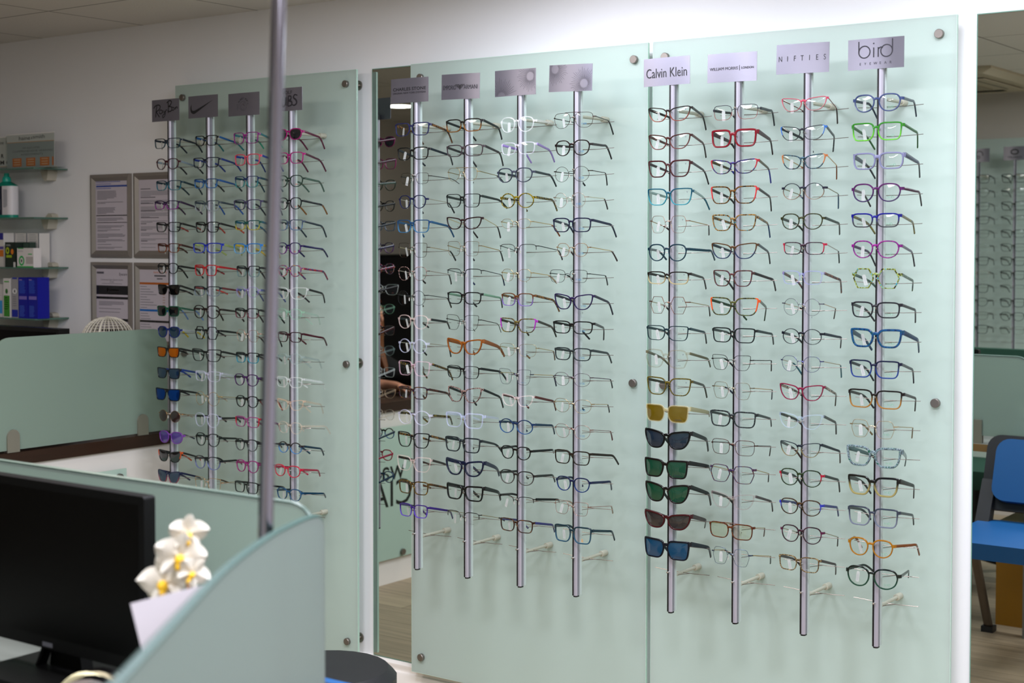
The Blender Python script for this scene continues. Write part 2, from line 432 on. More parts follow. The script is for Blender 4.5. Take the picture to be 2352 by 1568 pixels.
# ------------------------------------------------------------------ brand signs above the rods
def sign_metal():
    m, nt, out = newmat('sign'); m.name = 'brushed_sign_metal'
    b = bsdf(nt, lin('8a8894'), .28, .75)
    b.inputs['Anisotropic'].default_value = .85
    tg = nt.nodes.new('ShaderNodeTangent'); tg.direction_type = 'UV_MAP'; tg.uv_map = 'brush'; nt.links.new(tg.outputs[0], b.inputs['Tangent'])
    tc = nt.nodes.new('ShaderNodeTexCoord'); mp = nt.nodes.new('ShaderNodeMapping'); mp.inputs['Scale'].default_value = (12, 1, 700)
    nt.links.new(tc.outputs['Object'], mp.inputs[0])
    nz = nt.nodes.new('ShaderNodeTexNoise'); nz.inputs['Scale'].default_value = 1; nt.links.new(mp.outputs[0], nz.inputs['Vector'])
    rp = nt.nodes.new('ShaderNodeMapRange'); rp.inputs[3].default_value = .27; rp.inputs[4].default_value = .33
    nt.links.new(nz.outputs['Fac'], rp.inputs[0]); nt.links.new(rp.outputs[0], b.inputs['Roughness'])
    nt.links.new(b.outputs[0], out.inputs[0]); return m
signm = sign_metal(); inkm = P('sign_ink', '1a1a1e', .5); ink2 = P('sign_ink_grey', '24222a', .5); ink3 = P('sign_ink_faint', '6a6874', .5)
def arc(cx, cz, r, a0, a1, n=24, rz=None): return [(cx + r * math.cos(math.radians(a0 + (a1 - a0) * i / n)), cz + (rz or r) * math.sin(math.radians(a0 + (a1 - a0) * i / n))) for i in range(n + 1)]
def catmull(pts, n=6, closed=False):
    N = len(pts); out = []
    for i in range(N if closed else N - 1):
        p = [pts[(i + j) % N] if closed else pts[min(max(i + j, 0), N - 1)] for j in (-1, 0, 1, 2)]
        for k in range(n):
            t = k / n
            out.append(tuple(.5 * (2 * b + (c - a) * t + (2 * a - 5 * b + 4 * c - d) * t * t + (3 * b - a - 3 * c + d) * t ** 3) for a, b, c, d in zip(*p)))
    if not closed: out.append(tuple(pts[-1]))
    return out
def art_calvin(m, w, h): fit_text(m, 'Calvin Klein', -.44 * w, .44 * w, -.04 * h, 0, .34 * h)
def art_morris(m, w, h):
    fit_text(m, 'WILLIAM MORRIS', -.45 * w, .13 * w, -.03 * h, 0, .105 * h); fit_text(m, 'LONDON', .2 * w, .44 * w, -.03 * h, 0, .08 * h, bold=.02)
    m.quad(.155 * w, .165 * w, -.12 * h, .06 * h, 0)
def art_nifties(m, w, h):
    for i, c in enumerate('NIFTIES'): put_text(m, c, (-.42 + .14 * i) * w, 0, 0, .26 * h, sx=.75)
def art_bird(m, w, h):
    k = .035 * h * 1.1; r = .185 * h
    zc = .07 * h; bx, dx = -.185 * w, .185 * w
    bx0, dx0 = bx - r * .95 + r, dx
    m.ribbon([(-.30 * w, .42 * h), (-.30 * w, zc)], k); m.ribbon(arc(-.30 * w + r * 1.05, zc, r * 1.05, 0, 360, 40), k, closed=False)
    m.ribbon([(-.03 * w, .2 * h), (-.03 * w, -.12 * h)], k); m.ribbon(arc(-.03 * w, .33 * h, .012 * h, 0, 360, 12), .03 * h)
    m.ribbon([(.05 * w, -.12 * h), (.05 * w, .2 * h)] + arc(.1 * w, .12 * h, .075 * h, 170, 40, 8), k)
    m.ribbon([(.30 * w, .45 * h), (.30 * w, zc)], k); m.ribbon(arc(.30 * w - r * 1.05, zc, r * 1.05, 0, 360, 40), k)
    for i, c in enumerate('EYEWEAR'): put_text(m, c, (-.27 + .09 * i) * w, -.32 * h, 0, .12 * h)
def art_stone(m, w, h):
    fit_text(m, 'CHARLES STONE', -.44 * w, .44 * w, .06 * h, 0, .13 * h, bold=.012); fit_text(m, 'ORIGINAL NEW YORK EYEWEAR', -.44 * w, .44 * w, -.1 * h, 0, .075 * h)
def art_armani(m, w, h):
    fit_text(m, 'EMPORIO', -.45 * w, -.1 * w, -.03 * h, 0, .17 * h); fit_text(m, 'ARMANI', .1 * w, .45 * w, -.03 * h, 0, .17 * h)
    for i in range(5):
        z = .06 * h - i * .033 * h; q = (.125 - .02 * i) * w
        m.quad(-q, -.012 * w, z, z + .02 * h, 0); m.quad(.012 * w, q, z, z + .02 * h, 0)
    m.quad(-.012 * w, .012 * w, -.12 * h, .05 * h, 0)
def sun(m, w, h, cx, cz, r0, r1, n, lim):
    q = [p for p in arc(cx, cz, r0, 0, 360, 60) if abs(p[1]) < h * .485]
    k0 = max(range(len(q)), key=lambda i: abs(q[i][0] - q[i - 1][0]) + abs(q[i][1] - q[i - 1][1])); q = q[k0:] + q[:k0]
    m.ribbon(q, .0004)
    for i in range(n):
        a = 2 * PI * i / n; q = r1 * (.8 + .25 * ((i * 7) % 5) / 5)
        ps = [(cx + r0 * 1.08 * math.cos(a), cz + r0 * 1.08 * math.sin(a)), (cx + q * math.cos(a), cz + q * math.sin(a))]
        t = 1.
        for ax, l in ((0, w * .485), (1, h * .485)):
            d = ps[1][ax] - ps[0][ax]
            if abs(ps[0][ax]) > l: t = 0
            elif abs(ps[1][ax]) > l: t = min(t, ((l if d > 0 else -l) - ps[0][ax]) / d)
        if t > .05: m.ribbon([ps[0], tuple(a_ + (b_ - a_) * t for a_, b_ in zip(*ps))], [.0007, .0005])
def art_suns_a(m, w, h): sun(m, w, h, .37 * w, .2 * h, .17 * h, .6 * h, 44, 0); sun(m, w, h, -.33 * w, -.52 * h, .2 * h, .75 * h, 44, 0)
def art_suns_b(m, w, h): sun(m, w, h, -.36 * w, .34 * h, .17 * h, .62 * h, 44, 0); sun(m, w, h, .32 * w, -.22 * h, .17 * h, .62 * h, 44, 0)
def art_rayban(m, w, h):
    k = .05 * h
    def st(pts, kk=k): m.ribbon([(x * w, z * h) for x, z in catmull(pts, 5)], kk)
    st([(-.42, .12), (-.36, .22), (-.24, .26), (-.17, .18), (-.22, .04), (-.33, -.04)]); st([(-.30, .22), (-.33, 0), (-.35, -.3)]); st([(-.33, -.04), (-.26, -.18), (-.2, -.3)])
    st([(-.1, 0), (-.18, .02), (-.2, -.12), (-.12, -.14), (-.09, 0), (-.09, -.13)], .04 * h)
    st([(-.04, 0), (-.03, -.12), (.02, -.04)], .04 * h); st([(.04, .02), (.0, -.24), (-.07, -.34), (-.08, -.24), (.0, -.15)], .04 * h)
    m.ribbon([(.055 * w, .0), (.085 * w, .01 * h)], .045 * h)
    st([(.12, .38), (.13, .1), (.12, -.14)]); st([(.07, .32), (.17, .42), (.24, .36), (.2, .22), (.13, .15)]); st([(.13, .15), (.24, .12), (.25, -.02), (.17, -.08), (.1, -.04)])
    st([(.33, .08), (.27, .1), (.25, 0), (.31, -.03), (.335, .08), (.335, -.01)], .04 * h); st([(.37, .11), (.375, 0), (.39, .08), (.43, .11), (.44, .03)], .04 * h)
def art_swoosh(m, w, h):
    top = catmull([(-.38, .12), (-.385, -.02), (-.37, -.12), (-.33, -.155), (-.2, -.12), (.36, .27)], 6)
    bot = catmull([(-.36, .16), (-.42, .0), (-.41, -.2), (-.33, -.3), (-.2, -.25), (.36, .27)], 6)
    vs = [(a * w, 0, b * h) for a, b in top] + [(a * w, 0, b * h) for a, b in bot]; n = len(top)
    m.add(vs, [(i, i + 1, n + i + 1, n + i) for i in range(n - 1)])
def art_planet(m, w, h):
    for i, c in enumerate("PLANET POP's"):
        a = math.radians(150 - 12.5 * i)
        t = text_mb(c, .12 * h); ca, sa = math.cos(a - PI / 2), math.sin(a - PI / 2)
        m.add([(v[0] * ca - v[2] * sa + .3 * h * math.cos(a), 0, v[0] * sa + v[2] * ca - .05 * h + .3 * h * math.sin(a)) for v in t.v], t.f)
    m.ribbon(arc(0, -.08 * h, .21 * h, 0, 360, 40), .0005)
    m.ribbon(arc(-.02 * h, -.12 * h, .12 * h, 20, 330, 20), .0005); m.ribbon(arc(.06 * h, .0, .06 * h, 0, 300, 16), .0005)
    for i in range(5): m.ribbon([(-.26 * h - .02 * h * i, -.02 * h - .06 * h * i), (-.4 * h, -.0 * h - .05 * h * i)], .0005)
def art_wolf(m, w, h):
    fit_text(m, 'WOLF', -.2 * w, .2 * w, .3 * h, 0, .15 * h)
    def st(pts, k=.07): m.ribbon([(x * w, z * h) for x, z in catmull(pts, 5)], [k * h * (.7 + .5 * math.sin(3.1 * i / (5 * (len(pts) - 1)))) for i in range(5 * (len(pts) - 1) + 1)])
    st([(-.2, .1), (-.3, .12), (-.35, -.1), (-.28, -.28), (-.2, -.2)]); st([(-.12, .1), (-.14, -.15), (-.1, -.3), (-.02, -.2), (.0, .1), (.01, -.28)])
    st([(.08, .16), (.07, -.05), (.06, -.3)]); st([(.07, .14), (.16, .12), (.15, -.02), (.08, -.06), (.18, -.12), (.17, -.26), (.06, -.3)]); st([(.36, .14), (.28, .18), (.24, .06), (.32, -.06), (.33, -.2), (.26, -.28), (.2, -.24)])
SIGNS = {
 'L1': ((118, 352), (388, 327), (400, 548), (125, 567), 'F1', art_rayban, inkm, 'handwritten black lettering'),
 'L2': ((485, 313), (780, 288), (778, 512), (487, 533), 'F1', art_swoosh, inkm, 'a black curved tick mark'),
 'L3': ((880, 288), (1192, 262), (1200, 490), (892, 513), 'F1', art_planet, ink2, 'faint lettering in an arc'),
 'L4': ((1312, 240), (1626, 213), (1622, 445), (1316, 468), 'F1', art_wolf, ink2, 'brushed grey lettering'),
 'M1': ((75, 262), (435, 234), (428, 472), (68, 497), 'E1', art_stone, inkm, 'two lines of capitals'),
 'M2': ((558, 217), (928, 196), (922, 443), (556, 460), 'E1', art_armani, inkm, 'capitals either side of an eagle mark'),
 'M3': ((1069, 182), (1466, 149), (1470, 404), (1079, 432), 'E1', art_suns_a, ink2, 'sunbursts at top right and bottom left'),
 'M4': ((1595, 127), (2014, 106), (2005, 370), (1592, 384), 'E1', art_suns_b, ink2, 'sunbursts at top left and bottom right'),
 'R1': ((71, 315), (511, 275), (511, 543), (77, 578), 'C1', art_calvin, inkm, 'large black mixed case lettering'),
 'R2': ((677, 268), (1145, 238), (1142, 513), (675, 542), 'C1', art_morris, ink2, 'small capitals split by a thin bar'),
 'R3': ((1330, 180), (1831, 146), (1827, 432), (1327, 460), 'C1', art_nifties, ink2, 'seven widely spaced thin capitals'),
 'R4': ((772, 135), (1304, 91), (1302, 385), (772, 424), 'D1', art_bird, ink2, 'a large rounded lower case wordmark'),
}
CROP = {'F1': (320, 150, 4.3556), 'E1': (880, 120, 4.2), 'C1': (1460, 60, 4.126), 'D1': (1760, 60, 4.126)}
SGY = RODY - .0112
def sign(x, y, z, w, h, roll, art, ink, label, rz=0., bend=.004):
    t = thing('brand_sign', label, 'sign', (x, y, z - h / 2), rz, 'metal signs above the rods')
    t.rotation_euler = (0, roll, rz)
    n = 12; vs = []
    for yy in (0, .0009):
        for j in (0, h):
            for i in range(n + 1):
                u = i / n - .5; vs.append((u * w, yy - bend * (1 - 4 * u * u) * .0 + bend * (2 * u) ** 2 * .6, j))
    k = n + 1; fs = []
    for i in range(n):
        fs += [(i, i + 1, k + i + 1, k + i), (2 * k + i, 3 * k + i, 3 * k + i + 1, 2 * k + i + 1), (k + i, k + i + 1, 3 * k + i + 1, 3 * k + i), (i, 2 * k + i, 2 * k + i + 1, i + 1)]
    fs += [(0, k, 3 * k, 2 * k), (n, 2 * k + n, 3 * k + n, k + n)]
    pl = MB().add(vs, fs).build('plate', signm, t)
    uv = pl.data.uv_layers.new(name='brush')      # u runs up the plate: sets the direction of the brushing
    for lp in pl.data.loops:
        co = pl.data.vertices[lp.vertex_index].co; uv.data[lp.index].uv = (co.z * 5, co.x * 5)
    m = MB(); art(m, w, h)
    m.v = [(a, bend * (2 * a / w) ** 2 * .6 - .0006, c + h / 2) for a, b, c in m.v]
    m.build('lettering', ink, t, smooth=False, fix=False)
    return t
for k, (a, b, c, d, cr, art, ink, desc) in SIGNS.items():
    ox, oy, s_ = CROP[cr]
    q = [at_y(ox + px / s_, oy + py / s_, SGY) for px, py in (a, b, c, d)]
    ctr = sum(q, Vector()) / 4
    w = ((q[1] - q[0]).length + (q[2] - q[3]).length) / 2; h = ((q[0] - q[3]).length + (q[1] - q[2]).length) / 2
    roll = -math.atan2((q[1] - q[0]).z + (q[2] - q[3]).z, (q[1] - q[0]).x + (q[2] - q[3]).x)
    x, nth, pn = RX[k]
    sign(ctr.x, SGY, ctr.z, w, h, roll, art, ink, 'silver sign with %s, %s rod, %s panel' % (desc, nth, pn))
# ------------------------------------------------------------------ eyewear
SHAPES = {
 'rect': [(-.9, .72), (-.5, .97), (.1, 1), (.68, .96), (.97, .72), (1, .15), (.92, -.5), (.66, -.92), (.05, -1), (-.52, -.96), (-.86, -.62), (-1, .08)],
 'square': [(-.9, .74), (-.55, .98), (.1, 1), (.74, .98), (.995, .8), (.97, .1), (.89, -.55), (.63, -.94), (.02, -1), (-.52, -.95), (-.86, -.58), (-1, .1)],
 'way': [(-.92, .7), (-.6, .93), (.1, .98), (.8, 1), (1, .86), (.96, .1), (.86, -.6), (.62, -.95), (.05, -1), (-.5, -.95), (-.82, -.58), (-1, .14)],
 'round': [(math.cos(2 * PI * i / 14 + 2.6), math.sin(2 * PI * i / 14 + 2.6)) for i in range(14)][::-1],
 'panto': [(-.9, .62), (-.5, .94), (.12, 1), (.68, .88), (.97, .48), (.97, -.08), (.76, -.62), (.34, -.94), (-.15, -1), (-.62, -.8), (-.92, -.32), (-1, .2)],
 'cat': [(-.97, .34), (-.66, .72), (0, .9), (.66, .99), (.98, .86), (.95, .25), (.75, -.4), (.38, -.88), (-.12, -1), (-.6, -.88), (-.89, -.45), (-1, 0)],
 'but': [(-.93, .55), (-.6, .92), (.1, 1), (.76, .99), (1, .84), (.95, .15), (.82, -.5), (.5, -.93), (-.05, -1), (-.56, -.92), (-.86, -.5), (-1, .08)],
 'oval': [(-.9, .5), (-.5, .9), (.05, 1), (.62, .9), (.97, .48), (.97, -.1), (.76, -.62), (.36, -.93), (-.12, -1), (-.6, -.86), (-.92, -.42), (-1, .05)],
 'hex': [(-.62, .9), (-.45, 1), (.45, 1), (.62, .9), (.95, .12), (.96, -.08), (.62, -.88), (.45, -1), (-.4, -1), (-.58, -.9), (-.97, -.1), (-.97, .1)],
 'geo': [(-.8, .72), (-.6, .93), (0, 1), (.58, .96), (.84, .74), (1, .2), (.98, -.1), (.74, -.78), (.5, -.97), (-.2, -1), (-.66, -.8), (-.97, -.1), (-1, .12)],
 'avi': [(-.92, .7), (-.6, .96), (0, 1), (.62, .95), (.95, .68), (1, .1), (.86, -.55), (.5, -.93), (0, -1), (-.5, -.85), (-.85, -.4), (-1, .15)],
}
SH = {}
def outline(shape):
    if shape not in SH: SH[shape] = catmull(SHAPES[shape], 4, True)
    return SH[shape]
CURV = 1.6
lensm = clearglass('demo_lens', 'fbfdfc', 1.0)
tagm = P('white_price_tag', 'd0d2d0', .5, alpha=.6)
tagp = P('price_tag_print', 'b2b2b6', .6)
padm = P('nose_pad_silicone', 'd8d8d0', .2, alpha=.5)
goldm = P('pad_arm_metal', 'a89878', .3, .9)
def lens_mat(spec):
    if not spec: return lensm
    k, c = spec.split(':'); op = .93
    if '~' in c: c, o = c.split('~'); return clearglass('tint_' + c, c, 1.2)
    if k == 'm':
        key = 'mirrorlens|' + c
        if key in MATS: return MATS[key]
        m, nt, out = newmat(key); m.name = 'mirrored_lens_' + c
        b = bsdf(nt, lin(c), .08, .75); nt.links.new(b.outputs[0], out.inputs[0]); return m
    return clearglass('dark_' + c, c, 1.5, op, c)

def section(pts3, nrm, half_r, half_y, closed, rounded=.35):
    """sweep a chamfered rectangle along pts3; nrm is the in-plane normal at each point (x, z)"""
    N = len(pts3); m = MB(); vs = []
    c = rounded
    prof = [(-1, -1 + c), (-1 + c, -1), (1 - c, -1), (1, -1 + c), (1, 1 - c), (1 - c, 1), (-1 + c, 1), (-1, 1 - c)]
    for i in range(N):
        p = pts3[i]; r = half_r[i] if isinstance(half_r, list) else half_r
        for a, b in prof: vs.append((p[0] + nrm[i][0] * a * r, p[1] + b * half_y, p[2] + nrm[i][1] * a * r))
    fs = []
    for i in range(N if closed else N - 1):
        k = (i + 1) % N
        for j in range(8): fs.append((i * 8 + j, i * 8 + (j + 1) % 8, k * 8 + (j + 1) % 8, k * 8 + j))
    if not closed: fs += [tuple(range(7, -1, -1)), tuple(range((N - 1) * 8, N * 8))]
    return m.add(vs, fs)

def normals(o):
    N = len(o); out = []
    for i in range(N):
        a, b = o[i - 1], o[(i + 1) % N]; dx, dz = b[0] - a[0], b[1] - a[1]; l = math.hypot(dx, dz) or 1
        out.append((-dz / l, dx / l))
    return out

def temple_mb(pts, style, thick, r0, r1):
    """side arm: flat bar along pts (x nearly constant), tapering"""
    N = len(pts); m = MB(); vs = []
    for i, p in enumerate(pts):
        t = Vector(pts[min(i + 1, N - 1)]) - Vector(pts[max(i - 1, 0)]); t.normalize()
        s = Vector((1, 0, 0)); u = s.cross(t).normalized()
        f = i / (N - 1); h = r0 + (r1 - r0) * f
        for a, b in ((-1, -.6), (-.6, -1), (.6, -1), (1, -.6), (1, .6), (.6, 1), (-.6, 1), (-1, .6)):
            q = Vector(p) + s * (a * thick) + u * (b * h); vs.append(tuple(q))
    fs = []
    for i in range(N - 1):
        for j in range(8): fs.append((i * 8 + j, i * 8 + (j + 1) % 8, (i + 1) * 8 + (j + 1) % 8, (i + 1) * 8 + j))
    fs += [tuple(range(7, -1, -1)), tuple(range((N - 1) * 8, N * 8))]
    return m.add(vs, fs)

GY = RODY - .0245           # plane of the frame fronts
def spectacles(loc, rz, W, H, shape, thk, front, temple, lens, label, zt=0., dx=(0., 0.), dz=(-.006, -.03), pricetag=True, prints=None, group=None, simple=False):
    sun_ = bool(lens) and '~' not in lens
    root = thing('sunglasses' if sun_ else 'eyeglasses', label, 'sunglasses' if sun_ else 'glasses', loc, rz, group)
    style = ''
    if thk[0] in 'wh': style = thk[0]; t = float(thk[1:]) / 1000
    else: t = float(thk) / 1000 * .85
    wire = style == 'w' or style == 'h'
    gap = .0085 if not wire else .0155
    if shape in ('round', 'panto') and not wire: gap = .0105
    endw = .0034 if not wire else .005
    if t >= .0034: endw = .0022
    if shape in ('cat', 'but', 'way') and not wire: endw = .0018
    if shape in ('round', 'panto') and not wire: endw = .005
    if shape in ('geo', 'hex', 'round') and wire: endw = .0065
    lw = (W - gap - 2 * endw) / 2; cx = gap / 2 + lw / 2
    fm = spec_mat(front); base = outline(shape)
    N = len(base)
    yy = lambda x: CURV * x * x
    fr = MB(); lensv = []
    for s in (-1, 1):
        o = [((s * (cx + u * lw / 2)), v * H / 2) for u, v in base]
        nr = normals(o)
        sg = sum((o[i][0] - s * cx) * nr[i][0] + o[i][1] * nr[i][1] for i in range(N))
        if sg < 0: nr = [(-a, -b) for a, b in nr]
        if style == 'h':
            idx = [i for i in range(N) if base[i][1] > .0 or (base[i][0] > .85 and base[i][1] > -.1)]
            idx.sort(key=lambda i: base[i][0] * 1.0 - (0 if base[i][1] > .3 else (.0 if base[i][0] < 0 else -.5)))
            top = [i for i in range(N) if base[i][1] > .05]
            top.sort(key=lambda i: math.atan2(base[i][1], base[i][0]))
            pts = [(o[i][0], yy(o[i][0]), o[i][1]) for i in top]
            fr.tube(pts, t * .75, 6)
        else:
            tt = t if not wire else t * .9
            hw = [tt / 2 * (1.22 if base[i][1] > .35 else 1.0) * (1.0 if wire else 1.) for i in range(N)]
            cen = [(o[i][0] - nr[i][0] * hw[i], o[i][1] - nr[i][1] * hw[i]) for i in range(N)]
            pts = [(p[0], yy(p[0]), p[1]) for p in cen]
            q = section(pts, nr, hw, (.0021 if t < .0034 else .0028) if not wire else t * .55, True)
            fr.add(q.v, q.f)
        ins = t * .55 if not wire else t * .3
        lv = [(o[i][0] - nr[i][0] * ins, o[i][1] - nr[i][1] * ins) for i in range(N)]
        m = MB(); ring = [(a, yy(a) - .0004, b) for a, b in lv]
        mid = [(s * cx + (a - s * cx) * .5, yy(s * cx + (a - s * cx) * .5) - .0016, b * .5) for a, b in lv]
        m.add(ring + mid + [(s * cx, yy(cx) - .0022, 0)], [(i, (i + 1) % N, N + (i + 1) % N, N + i) for i in range(N)] + [(N + i, N + (i + 1) % N, 2 * N) for i in range(N)])
        lensv.append(m)
        # end piece
        zh = H * (.32 if not wire else .2)
        if style == 'h': zh = H * .38
        if shape in ('cat', 'way') and not wire: zh = H * .37
        if shape in ('round', 'panto', 'hex') and not wire: zh = H * .2
        xo = max(abs(p[0]) for p in o)
        jj = min(range(N), key=lambda i: abs(o[i][1] - zh) + (1 if base[i][0] < 0 else 0)); xj = abs(o[jj][0])
        eh = max(.0028, min(.0055, t * 1.3)) if not wire else .0013
        if t >= .0034: eh = .0055
        ep = [(s * (xj - .002), yy(xj), zh), (s * (W / 2 - .001), yy(W / 2) + .001, zh), (s * (W / 2), yy(W / 2) + .006, zh)]
        v = []
        for p in ep:
            for a, b in ((-1, -1), (1, -1), (1, 1), (-1, 1)): v.append((p[0] + (a * .0012 if p is ep[2] else 0), p[1] + (0 if p is ep[2] else a * (.0019 if not wire else .0009)), p[2] + b * eh))
        fr.add(v, [(0, 3, 2, 1), (8, 9, 10, 11)] + [(i * 4 + j, i * 4 + (j + 1) % 4, i * 4 + 4 + (j + 1) % 4, i * 4 + 4 + j) for i in (0, 1) for j in range(4)])
    # bridge
    zb = H * .19 if shape not in ('rect', 'way', 'avi', 'square', 'but') else H * .2
    if wire: zb = H * .12
    if not wire:
        bh = .0028 if t < .0034 else .004
        if shape in ('way', 'cat') and t >= .004: zb = H * .25; bh = .0055
        g = gap / 2 + .003
        pts = [(-g, yy(g), zb), (-g * .45, 0, zb + .0018), (0, -.0003, zb + .0022), (g * .45, 0, zb + .0018), (g, yy(g), zb)]
        q = section(pts, [(0, 1)] * 5, bh, .0021, False); fr.add(q.v, q.f)
    else:
        g = gap / 2 + .0006
        fr.tube([(-g, yy(g), zb), (-g * .6, -.001, zb + .0022), (0, -.0018, zb + .003), (g * .6, -.001, zb + .0022), (g, yy(g), zb)], max(.0008, t * .6), 6)
    if shape == 'avi' or 'double bridge' in label:
        g = gap / 2 + lw * .32
        fr.tube([(-g, yy(g), H * .495), (-g * .4, 0, H * .51), (g * .4, 0, H * .51), (g, yy(g), H * .495)], .0009, 6)
    fo = fr.build('frame_front', fm, root)
    lm = lens_mat(lens)
    for m in lensv: m.build('lens', lm, root, fix=False)
    if wire and not simple:
        for s in (-1, 1):
            q = MB().ball((s * .0085, .0045, -H * .1), .0016, .0028, .0055, 8, 6).build('nose_pad', padm, root)
            MB().tube([(s * .0095, .001, -H * .02), (s * .0075, .006, -H * .05), (s * .0085, .005, -H * .1)], .0006, 5).build('pad_arm', goldm, q)
    # temples
    tsp, tip = (temple.split('>') + [None])[:2]
    wt = tsp[0] == 'w'
    tm = spec_mat(tsp); tipm = spec_mat('s:' + tip) if tip else None
    for s in (-1, 1):
        x0 = s * (W / 2 - .0004); x1 = x0 + s * dx[0]; x2 = x1 + s * dx[1]
        y0 = yy(W / 2) + .0055; y1 = .0935
        zA, zB = zh, zt
        ctl = [(x0, y0, zA), (x0 + (x1 - x0) * .35, y0 + .028, zA + (zB - zA) * .33), (x0 + (x1 - x0) * .75, y0 + .062, zA + (zB - zA) * .74), (x1, y1, zB),
               (x1 + (x2 - x1) * .38, y1 + .016, zB + dz[1] * .30), (x2, y1 + .037, zB + dz[1])]
        pts = catmull(ctl, 4)
        hh = (.0036, .0026) if not wt else (.0011, .0009)
        if t >= .0034: hh = (.0062, .0034)
        th = .0016 if not wt else .0009
        cut = 13 if tip else len(pts)
        body = temple_mb(pts[:min(cut + 1, len(pts))] if tip else pts, style, th, *hh)
        to = body.build('temple', tm, root)
        if tip:
            temple_mb(pts[cut:], style, .0015, .0019 if wt else hh[1], .0026).build('temple_tip', tipm, to)
    if pricetag:
        xt = -cx - .004; zt_ = H * .18
        k = rnd.uniform(-.3, .3)
        Mx = Matrix.Translation((xt, .013, zt_)) @ Matrix.Rotation(k, 4, 'Y') @ Matrix.Rotation(rnd.uniform(-.35, .2), 4, 'Z')
        pt = MB().prism([(-.0045, -.027), (.0045, -.027), (.0045, -.003), (.002, 0), (-.002, 0), (-.0045, -.003)], 0, .0004).xf(Mx).build('price_tag', tagm, root, smooth=False)
        m = MB()
        for j in range(5): m.quad(-.0012, .0012, -.0235 + j * .0035, -.0215 + j * .0035, -.0002)
        m.xf(Mx).build('price_print', tagp, pt, smooth=False)
    if prints and not simple:
        txt, col, h, wid, zz, extra = prints
        m = MB(); xc = cx + .002
        if '/' in txt:
            a, b = txt.split('/'); fit_text(m, a, xc - wid / 2, xc + wid / 2, zz * H / 2 + h * .7, 0, h); fit_text(m, b, xc - wid * .2, xc + wid * .2, zz * H / 2 - h * .5, 0, h * .8)
        else: fit_text(m, txt, xc - wid / 2, xc + wid / 2, zz * H / 2, 0, h)
        if extra == 'leaf':
            m.ribbon(arc(xc + wid * .8, zz * H / 2, .0028, 0, 360, 16), .0006); m.ribbon(arc(xc + wid * .8, zz * H / 2, .0014, 0, 250, 10), .0005)
        if extra == 'v':
            put_text(m, 'v', cx + lw * .3, H * .27, 0, .0075, bold=.05)
        m.v = [(a, yy(a) - .0027, c) for a, b, c in m.v]
        m.build('lens_print', P('lens_print_' + col, col, .5), root, smooth=False, fix=False)
    return root

